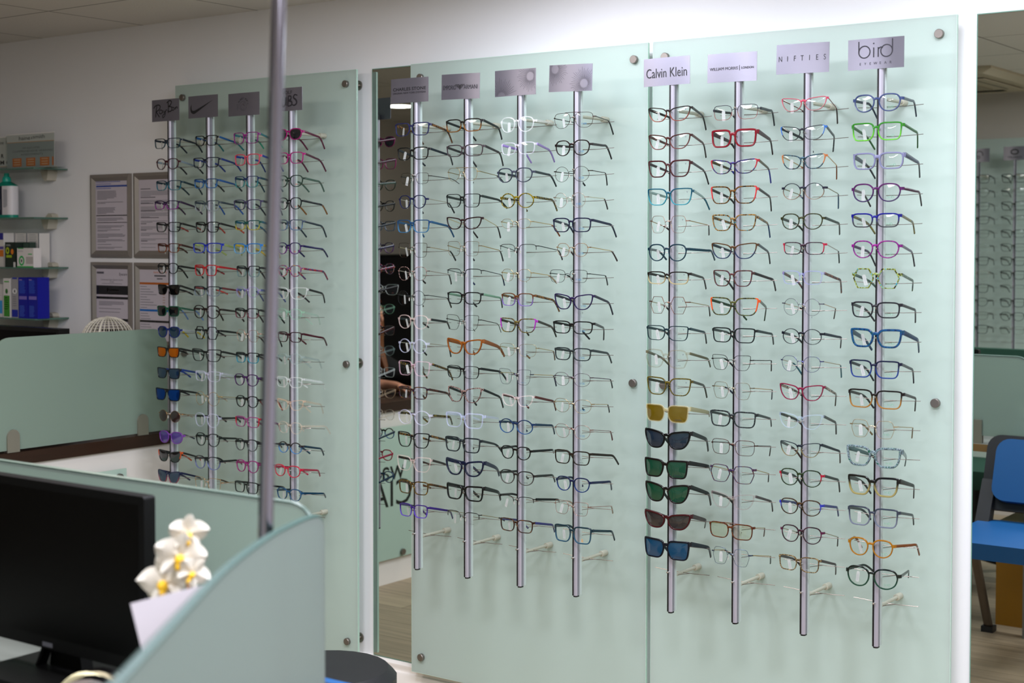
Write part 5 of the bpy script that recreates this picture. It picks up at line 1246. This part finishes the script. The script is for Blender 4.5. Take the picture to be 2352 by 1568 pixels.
for k, (x, y, z, sc, ry, rzz) in enumerate(((.013, -.022, .348, 1.0, .2, .2), (-.013, -.026, .310, 1.05, -.2, -.2), (.013, -.010, .378, .76, .1, .5), (-.027, -.018, .282, .78, .4, -.4), (.006, -.028, .276, .66, -.5, .1), (.029, -.016, .328, .66, .7, .5))):
    m = MB()
    for a, L, w in ((0, .034, .022), (75, .036, .036), (-75, .036, .036), (140, .032, .02), (-140, .032, .02)):
        q = petal(L * sc, w * sc).xf(Matrix.Rotation(math.radians(a), 4, 'Y')); m.add(q.v, q.f)
    Mx = Matrix.Translation((x, y, z)) @ Matrix.Rotation(rzz + .5, 4, 'Z') @ Matrix.Rotation(ry, 4, 'Y')
    fl = m.xf(Mx).build('flower', pet, t, fix=False)
    MB().ball((0, -.009, -.004), .007 * sc, .008 * sc, .008 * sc, 10, 6).ball((0, -.012, -.012), .004 * sc, .006 * sc, .006 * sc, 8, 6).xf(Mx).build('lip', lipm, fl)
lf = MB()
for a, L in ((20, .12), (200, .11), (110, .09), (-60, .12)):
    q = petal(L, .03).xf(Matrix.Rotation(math.radians(a), 4, 'Z') @ Matrix.Rotation(math.radians(-52), 4, 'X') @ Matrix.Translation((0, 0, 0))); lf.add([(v[0], v[1], v[2] + .058) for v in q.v], q.f)
lf.build('leaves', green, t, fix=False)
for x, y, z in ((-.026, -.02, .262), (-.008, -.026, .258)): MB().ball((x, y, z), .006, .006, .009, 8, 6).build('bud', P('orchid_bud', '8a9a3a', .5), t)
# card leaning by the monitor
t = thing('paper_card', 'white printed card standing against the nearest frosted screen', 'card', (1.7586, -2.490, DT + .307))
cw = P('card_white', 'd6d0d8', .6)
Mc = Matrix.Rotation(math.radians(34), 4, 'Z') @ Matrix.Rotation(math.radians(-15), 4, 'Y') @ Matrix.Rotation(math.radians(-5), 4, 'X')
MB().box(0, .15, 0, .0008, -.297, 0).xf(Mc).build('card', cw, t, smooth=False)
m = MB()
for i in range(2): m.quad(.035, .13, -.055 - i * .014, -.050 - i * .014, -.0004)
m.quad(.10, .108, -.022, -.019, -.0004)
m.xf(Mc).build('print', P('card_print', '96929c', .6), t, smooth=False)
MB().add([(.06, .001, -.02), (.10, .001, -.02), (.10, .06, -.275), (.06, .06, -.285)], [(0, 1, 2, 3)]).xf(Mc).build('easel_back', cw, t, smooth=False)
# shiny object
t = thing('tape_dispenser', 'shiny silver rounded desk tape dispenser at the bottom edge of the photo', 'tape dispenser', (1.425, -2.30, DT), .6)
chrome = P('chrome', 'c4bfc2', .12, 1.)
m = MB(); prof = [(-.085, 0), (-.085, .03), (-.06, .07), (-.02, .105), (.02, .115), (.055, .10), (.075, .07), (.085, .02), (.085, 0)]
pr = catmull(prof, 3); m.prism(pr, -.032, -.010).prism(pr, .010, .032); m.box(-.08, .08, -.01, .01, 0, .02); m.build('body', chrome, t)
MB().lathe([(.012, -.0095), (.045, -.0095), (.045, .0095), (.012, .0095)], cz=.07, axis='y').build('tape_roll', P('tape_cream', 'c8c098', .35), t)
# stool
o, d = ray(748, 1600); q = o + d * 3.55
t = thing('stool', 'black padded stool beside the skirting, mostly below the photo', 'stool', (q.x, q.y, 0))
MB().lathe([(.001, .40), (.15, .40), (.17, .42), (.17, .455), (.15, .475), (.001, .478)]).build('seat', P('stool_black', '141416', .5), t)
MB().cyl((0, 0, .03), (0, 0, .40), .02, 12).build('column', steel, t)
MB().lathe([(.001, 0), (.17, 0), (.16, .02), (.03, .035), (.001, .035)]).build('base', black, t)
# ------------------------------------------------------------------ the rest of the room, seen in the two mirrors
# eyewear rack on the opposite wall
t = glass_panel(-1.0, 1.75, 'long green glass panel on the opposite wall, seen in the wide right mirror', YF + .008 + .0001, .108, 2.04)
RKY = -4.44 + .0085 + .008 + .158
def art_ring(m, w, h): m.ribbon(arc(0, .1 * h, .26 * h, 0, 360, 40, .17 * h), .09 * h); fit_text(m, 'OAKLEY', -.32 * w, .32 * w, -.28 * h, 0, .13 * h, bold=.02)
def art_curl(m, w, h): m.ribbon(arc(-.05 * w, .05 * h, .25 * h, -30, 200, 24), .06 * h); m.ribbon(arc(.0, -.15 * h, .1 * h, 0, 360, 20), .05 * h)
RACK = (('left', .612, ['square;3;s:0c1210', 'panto;2;s:2a3430', 'rect;2.4;s:4a5a54', 'rect;3;s:141a18', 'rect;2;s:5a665e', 'round;2;c:9ab0a4', 'square;3;s:101614', 'rect;2;c:a89a84', 'square;3;s:18201c', 'panto;2.6;s:2a3430', 'rect;2;s:6a7068', 'square;3;s:141c18']),
        ('right', .803, ['square;3;s:0c1412', 'rect;w1.4;w:5a6660', 'square;3;s:121a18', 'rect;h1.4;w:2a3232', 'rect;3;s:0e1614', 'rect;2.4;s:2a302c', 'square;3.2;s:0c1412', 'square;3.2;s:141c1a', 'rect;h1.4;w:4a5450', 'square;3.4;s:0a1210', 'panto;2.6;s:1a2422', 'rect;w1.2;w:6a6a60']))
for rn, x, items in RACK:
    display_rod(x, RKY, PI, 'silver eyewear rod reflected in the wide right mirror, %s one' % rn, 18)
    nn = 'first' if rn == 'left' else 'second'
    sign(x, RKY + .0115, 1.945 if rn == 'left' else 1.95, .118, .072, 0, art_curl if rn == 'left' else art_ring, inkm,
         'sign with a curled black mark, reflected at the left edge of the right mirror' if rn == 'left' else 'sign with a black oval ring, reflected in the right mirror', PI)
    for i, it in enumerate(items):
        sh, th, fr_ = it.split(';')
        kind = ('black' if fr_[2:3] in '01' else 'grey') + (' half rim' if th[0] == 'h' else ' wire' if th[0] == 'w' else ' crystal' if fr_[0] == 'c' else '') + (' round' if sh in ('round', 'panto') else ' rectangular')
        spectacles((x, RKY + .0245, wz(i) - .003), PI, .134, .042 if sh in ('rect',) else .046, sh, th, fr_, 's:141a18', None,
                   '%s glasses reflected in the right mirror, %s, %s rod' % (kind, ORD[i], nn), .006, (-.006, -.008), (0, -.028), False, None, 'eyewear on the opposite wall', True)
# blue visitor chair
t = thing('visitor_chair', 'blue padded chair with black back frame, reflected in the right mirror', 'chair', (1.67, -1.60, 0))
blue = P('blue_vinyl', '0f4f86', .4); blk = P('chair_black', '1b1b1e', .5); legm = P('chair_leg_metal', '6c6258', .35, .85)
rbox(MB(), -.23, .25, -.24, .24, .40, .455, .06, 5, 'z').build('seat', blue, t)
RB = Matrix.Translation((0, -.215, .5)) @ Matrix.Rotation(math.radians(20), 4, 'X')
rbox(MB(), -.195, .235, -.02, .012, .03, .265, .05, 5, 'y').xf(RB).build('back_pad', blue, t)
m = MB(); rbox(m, -.24, .25, -.04, -.021, .0, .285, .05, 5, 'y'); m.xf(RB)
for x in (-.24, .20): m.prism([(-.30, .60), (-.262, .60), (-.17, .43), (-.215, .405)], x, x + .05, 'x')
m.build('back_frame', blk, t)
for x in (-.245, .22):
    for sy in (1, -1):
        q = MB().tube([(x, .16 * sy, .40), (x, .22 if sy > 0 else -.372, .012)], .013, 8, flat=1.4).build('leg', legm, t)
        yy_ = .22 if sy > 0 else -.372
        MB().box(x - .022, x + .022, yy_ - .024, yy_ + .024, 0, .022).build('foot_pad', blk, q, smooth=False)
t = thing('pedestal', 'brown yellow pedestal on the floor behind the blue chair, under the desk', 'pedestal', (1.55, -2.28, 0))
ply = P('ochre_board', '9a6a14', .5, noise=.1, scale=10)
MB().box(-.137, .06, -.18, .19, 0, .385).build('carcass', ply, t, smooth=False)
MB().box(-.14, .063, -.183, .193, .385, .40).build('top_board', P('ochre_board_top', 'b09a6a', .45), t, smooth=False)
def office_chair(x, y, rz, label, col, back=.98):
    t = thing('office_chair', label, 'chair', (x, y, 0), rz)
    fab = P('fabric_' + col, col, .8)
    m = MB(); rbox(m, -.23, .23, -.22, .22, .42, .50, .07, 5, 'z').build('seat', fab, t)
    m = MB(); rbox(m, -.21, .21, -.27, -.21, .56, back, .08, 5, 'y').build('backrest', fab, t)
    MB().cyl((0, 0, .09), (0, 0, .42), .025, 12).tube([(0, -.05, .41), (0, -.2, .43), (0, -.285, .55), (0, -.285, .75)], .018, 8).build('column', blk, t)
    for k in range(5):
        a = 2 * PI * k / 5 + .3
        l = MB().tube([(.02 * math.cos(a), .02 * math.sin(a), .1), (.26 * math.cos(a), .26 * math.sin(a), .07)], [.024, .015], 8).build('base_leg', blk, t)
        MB().lathe([(.001, -.018), (.024, -.018), (.024, .018), (.001, .018)], cx=.27 * math.cos(a), cy=.27 * math.sin(a), cz=.0245, axis='x').build('castor', blk, l)
    return t
office_chair(1.07, -2.88, 0, 'dark green office chair behind the oak edged desk, in the right mirror', '0c3626', 1.0)
# ceiling cassette
t = thing('air_conditioner', 'beige ceiling cassette air conditioner reflected in the right mirror', 'air conditioner', (.52, -3.66, CEIL))
bei = P('cassette_beige', 'b5a88e', .5)
MB().prism([(-.5, 0), (.5, 0), (.5, -.012), (.46, -.034), (-.46, -.034), (-.5, -.012)], -.48, .48).build('frame', bei, t, smooth=False)
MB().box(-.27, .27, -.26, .26, -.040, -.034).build('intake_grille', P('cassette_grille', '9a8f78', .6), t, smooth=False)
for k in range(4):
    m = MB().box(-.3, .3, .33, .40, -.0355, -.034); m.xf(Matrix.Rotation(k * PI / 2, 4, 'Z')); m.build('outlet_slot', P('slot_dark', '1c1812', .7), t, smooth=False)
    m = MB().box(-.3, .3, .36, .41, -.042, -.0385); m.xf(Matrix.Rotation(k * PI / 2, 4, 'Z')); m.build('louvre', bei, t, smooth=False)
# wall_left side: what the narrow mirror shows
t = thing('black_cupboard', 'tall black cupboard behind the seated person, reflected in the narrow mirror', 'cupboard', (XL, -3.15, 0))
bm_ = P('cupboard_black', '050506', .6, spec=.2)
MB().box(.002, .42, -1.2, 1.3, 0, 1.40).build('carcass', bm_, t, smooth=False)
for k in range(4):
    d = MB().box(.42, .436, -1.19 + k * .622, -.578 + k * .622, .02, 1.385).build('door', P('cupboard_door_black', '08080a', .5, spec=.25), t, smooth=False)
    MB().box(.436, .452, -.66 + k * .622, -.645 + k * .622, .7, .84).build('handle', P('handle_dark', '2a2a2e', .3, .8), d, smooth=False)
for k, (y, z, w, h, c, lab) in enumerate(((-2.62, 1.42, .34, .36, ('4a4a7a', 'b0483c', '3a8a80'), 'poster with blue and red panels above the cupboard, reflected in the narrow mirror'),)):
    t = thing('poster', lab, 'poster', (XL + .001, y, z))
    MB().box(0, .004, -w / 2, w / 2, 0, h).build('sheet', P('poster_paper', 'c9bfb8', .6), t, smooth=False)
    for j, (a, b, c0, d) in enumerate(((.04, .96, .55, .95), (.04, .45, .30, .52), (.52, .96, .30, .52))):
        MB().box(.004, .0046, -w / 2 + a * w, -w / 2 + b * w, c0 * h, d * h).build('picture_panel', P('poster_ink_%d' % j, c[j], .6), t, smooth=False)
    for j, y0 in enumerate((-.08, .08)):
        MB().lathe([(.03, .0), (.05, 0), (.05, .0008), (.03, .0008)], cy=y0, cz=.055, cx=.0041, axis='x').build('ring', P('poster_ring_%d' % j, ('4a8a80', 'c0685a')[j], .6), t)
t = thing('wall_lettering', 'blurred dark lettering on the far wall, reflected in the narrow mirror', 'lettering', (XL + .003, -2.75, 1.80))
m = MB()
for r_, z in ((0, .09), (1, .0)):
    for i in range(7): m.box(0, .004, -.32 + i * .09, -.32 + i * .09 + (.05 if (i * 3 + r_) % 4 else .065), z, z + .055)
m.build('letters', P('wall_letter_black', '2a2826', .5), t, smooth=False)
t = thing('wall_speaker', 'black box with a grey label under the ceiling, reflected in the narrow mirror', 'speaker', (XL, -2.55, 2.06))
MB().box(.002, .12, -.16, .16, 0, .17).build('housing', bm_, t, smooth=False)
MB().box(.12, .122, -.10, .10, .05, .11).build('label_plate', P('plate_grey', '8a8e90', .4), t, smooth=False)

# seated person behind the white desk
def skin_obj(name, chains, mat, parent, sub=2, root=0):
    me = bpy.data.meshes.new(name); bm = bmesh.new(); lay = bm.verts.layers.skin.verify(); idx = {}
    first = None
    for ch in chains:
        prev = None
        for key, co, r in ch:
            if key in idx: v = idx[key]
            else:
                v = bm.verts.new(co); rr = r if isinstance(r, tuple) else (r, r); v[lay].radius = rr; idx[key] = v
                if first is None: first = v; v[lay].use_root = True
            if prev is not None and prev is not v:
                try: bm.edges.new((prev, v))
                except ValueError: pass
            prev = v
    bm.to_mesh(me); bm.free(); me.materials.append(mat)
    o = link(name, me, parent)
    sk = o.modifiers.new('skin', 'SKIN'); sk.use_smooth_shade = True
    sb = o.modifiers.new('smooth', 'SUBSURF'); sb.levels = sub; sb.render_levels = sub
    return o
pr = thing('person', 'seated person with long light brown hair in black, reflected in the narrow mirror', 'person', (-1.40, -1.60, 0))
skinm = P('skin', 'c98f74', .5); cloth = P('black_knit', '0c0c0e', .85); hairm = P('light_brown_hair', '7a4a26', .5, noise=.3, scale=60, stretch=(1, 1, .1)); trous = P('dark_trousers', '15161c', .8)
def c3(k, x, y, z, r): return (k, (x, y, z), r)
body = [[c3('pel', -.10, 0, .55, (.13, .11)), c3('waist', -.09, 0, .70, (.115, .09)), c3('chest', -.07, 0, .86, (.14, .10)), c3('neckb', -.045, 0, .975, .055), c3('neck', -.025, 0, 1.03, .05),
         c3('head0', .005, 0, 1.09, (.068, .075)), c3('head1', .015, 0, 1.15, (.075, .09)), c3('head2', .01, 0, 1.20, (.06, .075))]]
for s, sd in ((-1, 'r'), (1, 'l')):
    hx, hy = (.33, -.16) if s < 0 else (.27, .10)
    body.append([c3('chest', -.07, 0, .86, .12), c3(sd + 'sh', -.06, s * .16, .91, .055), c3(sd + 'el', .04, s * .21, .83 - .0, .042), c3(sd + 'wr', hx - .07, hy, .827, .026), c3(sd + 'pa', hx, hy + s * -.005, .818, (.020, .034))])
    for f in range(4):
        dy = (f - 1.5) * .018; L = (.058, .068, .064, .05)[f]
        body.append([c3(sd + 'pa', hx, hy, .818, .03), c3(sd + 'k%d' % f, hx + .042, hy + dy, .82, .0095), c3(sd + 'm%d' % f, hx + .042 + L * .55, hy + dy * 1.15, .818, .0085), c3(sd + 't%d' % f, hx + .042 + L, hy + dy * 1.2, .804, .0075)])
    body.append([c3(sd + 'pa', hx, hy, .818, .03), c3(sd + 'th0', hx + .01, hy - s * .034, .816, .0105), c3(sd + 'th1', hx + .045, hy - s * .048, .808, .0085)])
skin_obj('body', body, skinm, pr)
jumper = [[c3('pel', -.10, 0, .58, (.15, .125)), c3('waist', -.09, 0, .70, (.135, .105)), c3('chest', -.07, 0, .86, (.155, .115)), c3('col', -.05, 0, .955, (.075, .07))]]
for s, sd in ((-1, 'r'), (1, 'l')):
    hx, hy = (.33, -.16) if s < 0 else (.27, .10)
    jumper.append([c3('chest', -.07, 0, .86, .12), c3(sd + 'sh', -.06, s * .165, .905, .072), c3(sd + 'el', .04, s * .212, .833, .054), c3(sd + 'fo', hx - .11, hy + s * .012, .828, .040)])
skin_obj('jumper', jumper, cloth, pr)
legs = []
for s, sd in ((-1, 'r'), (1, 'l')):
    legs.append([c3('pel', -.12, 0, .57, (.14, .11)), c3(sd + 'hip', -.08, s * .09, .55, .085), c3(sd + 'kn', .34, s * .11, .53, .062), c3(sd + 'an', .32, s * .11, .10, .042), c3(sd + 'to', .42, s * .12, .045, .034)])
skin_obj('trousers', legs, trous, pr)
m = MB(); m.ball((-.012, 0, 1.165), .098, .088, .108, 16, 10)
cut = MB(); keep = [f for f in m.f if not (sum(m.v[i][0] for i in f) / len(f) > .035 and sum(m.v[i][2] for i in f) / len(f) < 1.215)]
cut.v, cut.f = m.v, keep
for k in range(18):
    a = math.radians(70 + 220 * k / 17); r = .082
    x, y = -.012 + r * math.cos(a), r * math.sin(a)
    cut.tube(catmull([(x, y, 1.18), (x * 1.08, y * 1.1, 1.08), (x * 1.1 - .01, y * 1.25, .98), (x - .02 + (.05 if math.cos(a) > -.3 else 0), y * 1.35, .86)], 3), [.02, .02, .021, .022, .022, .022, .021, .02, .016, .006], 6)
cut.build('hair', hairm, pr)
f = MB().ball((.098, 0, 1.125), .014, .011, .016, 8, 6).ball((.088, 0, 1.138), .012, .009, .022, 8, 6); f.build('nose', skinm, pr)
for s in (-1, 1):
    MB().ball((.079, s * .031, 1.152), .008, .011, .007, 10, 6).build('eye', P('eye_white', 'dcd6d0', .2), pr)
    MB().ball((.0855, s * .031, 1.152), .003, .0055, .0055, 8, 6).build('iris', P('iris_brown', '2a1a10', .2), pr)
    MB().tube([(.083, s * .016, 1.170), (.086, s * .032, 1.175), (.076, s * .048, 1.170)], .0026, 5).build('eyebrow', P('brow_brown', '4a2c18', .7), pr)
    MB().ball((.012, s * .078, 1.14), .014, .008, .026, 8, 6).build('ear', skinm, pr)
MB().ball((.084, 0, 1.092), .008, .022, .006, 10, 6).build('lips', P('lips', 'a85a50', .4), pr)
MB().lathe([(.029, -.012), (.034, -.012), (.034, .012), (.029, .012)], n=16, axis='x').xf(Matrix.Translation((.235, -.163, .828))).ball((.235, -.163, .862), .016, .016, .006, 12, 6).build('wristwatch', P('watch_black', '101012', .3), pr)
office_chair(-1.53, -1.60, -PI / 2, 'black office chair under the seated person, reflected in the narrow mirror', '121214', .90)

# ------------------------------------------------------------------ light: square ceiling panels and one round downlight
def led(x0, y0, strength, label, col='f6f5ff', w=.595):
    t = thing('ceiling_light', label, 'ceiling light', (x0 + w / 2, y0 + w / 2, CEIL), group='square ceiling light panels')
    a = w / 2
    MB().box(-a, a, -a, a, -.004, 0).build('tray', P('light_tray', 'e8e8e8', .5), t, smooth=False)
    MB().quad(-a + .015, a - .015, -a + .015, a - .015, 0).xf(Matrix.Translation((0, 0, -.0045)) @ Matrix.Rotation(PI / 2, 4, 'X')).build('diffuser', emis('led_%s_%g' % (col, strength), col, strength), t, smooth=False, fix=False)
    return t
led(-.516, -2.23, 6, 'square ceiling light panel above the space before the narrow mirror', 'fff4ea')
led(.684, -1.03, 5.8, 'square ceiling light panel close above the middle glass panel', 'eff1ff')
led(1.884, -1.03, 5.2, 'square ceiling light panel close above the right glass panel', 'eff1ff')
led(.684, -2.23, 9, 'square ceiling light panel above the space before the middle glass panel', 'f4f4ff')
led(1.884, -2.23, 11, 'square ceiling light panel above the space before the right glass panel', 'eff1ff')
led(3.084, -2.23, 14, 'square ceiling light panel farthest right in the room', 'eff1ff')
led(1.284, -3.43, 9, 'square ceiling light panel reflected at the edge of the right mirror', 'f4f4ff')
led(3.084, -3.43, 12, 'square ceiling light panel above the camera side of the room', 'f4f4ff')

t = thing('ceiling_light', 'round white downlight reflected at the top of the narrow mirror', 'ceiling light', (-2.46, -3.13, CEIL))
MB().lathe([(.001, -.004), (.085, -.004), (.09, 0), (.001, 0)]).build('bezel', P('light_tray', 'e8e8e8', .5), t)
MB().lathe([(.001, -.0055), (.075, -.0055), (.075, -.0042), (.001, -.0042)]).build('diffuser', emis('downlight', 'fff4e6', 14), t)
w = bpy.data.worlds.new('world'); S.world = w; w.use_nodes = True
w.node_tree.nodes['Background'].inputs[0].default_value = (.9, .95, 1, 1); w.node_tree.nodes['Background'].inputs[1].default_value = .3
S.view_settings.view_transform = 'Standard'; S.view_settings.look = 'None'; S.view_settings.gamma = 1.0; S.view_settings.exposure = 1.7
S.view_settings.use_curve_mapping = False
cy = S.cycles
cy.use_denoising = True; cy.max_bounces = 10; cy.diffuse_bounces = 4; cy.glossy_bounces = 5; cy.transmission_bounces = 6; cy.transparent_max_bounces = 40
cy.sample_clamp_indirect = 6; cy.caustics_reflective = False; cy.caustics_refractive = False; cy.blur_glossy = .5
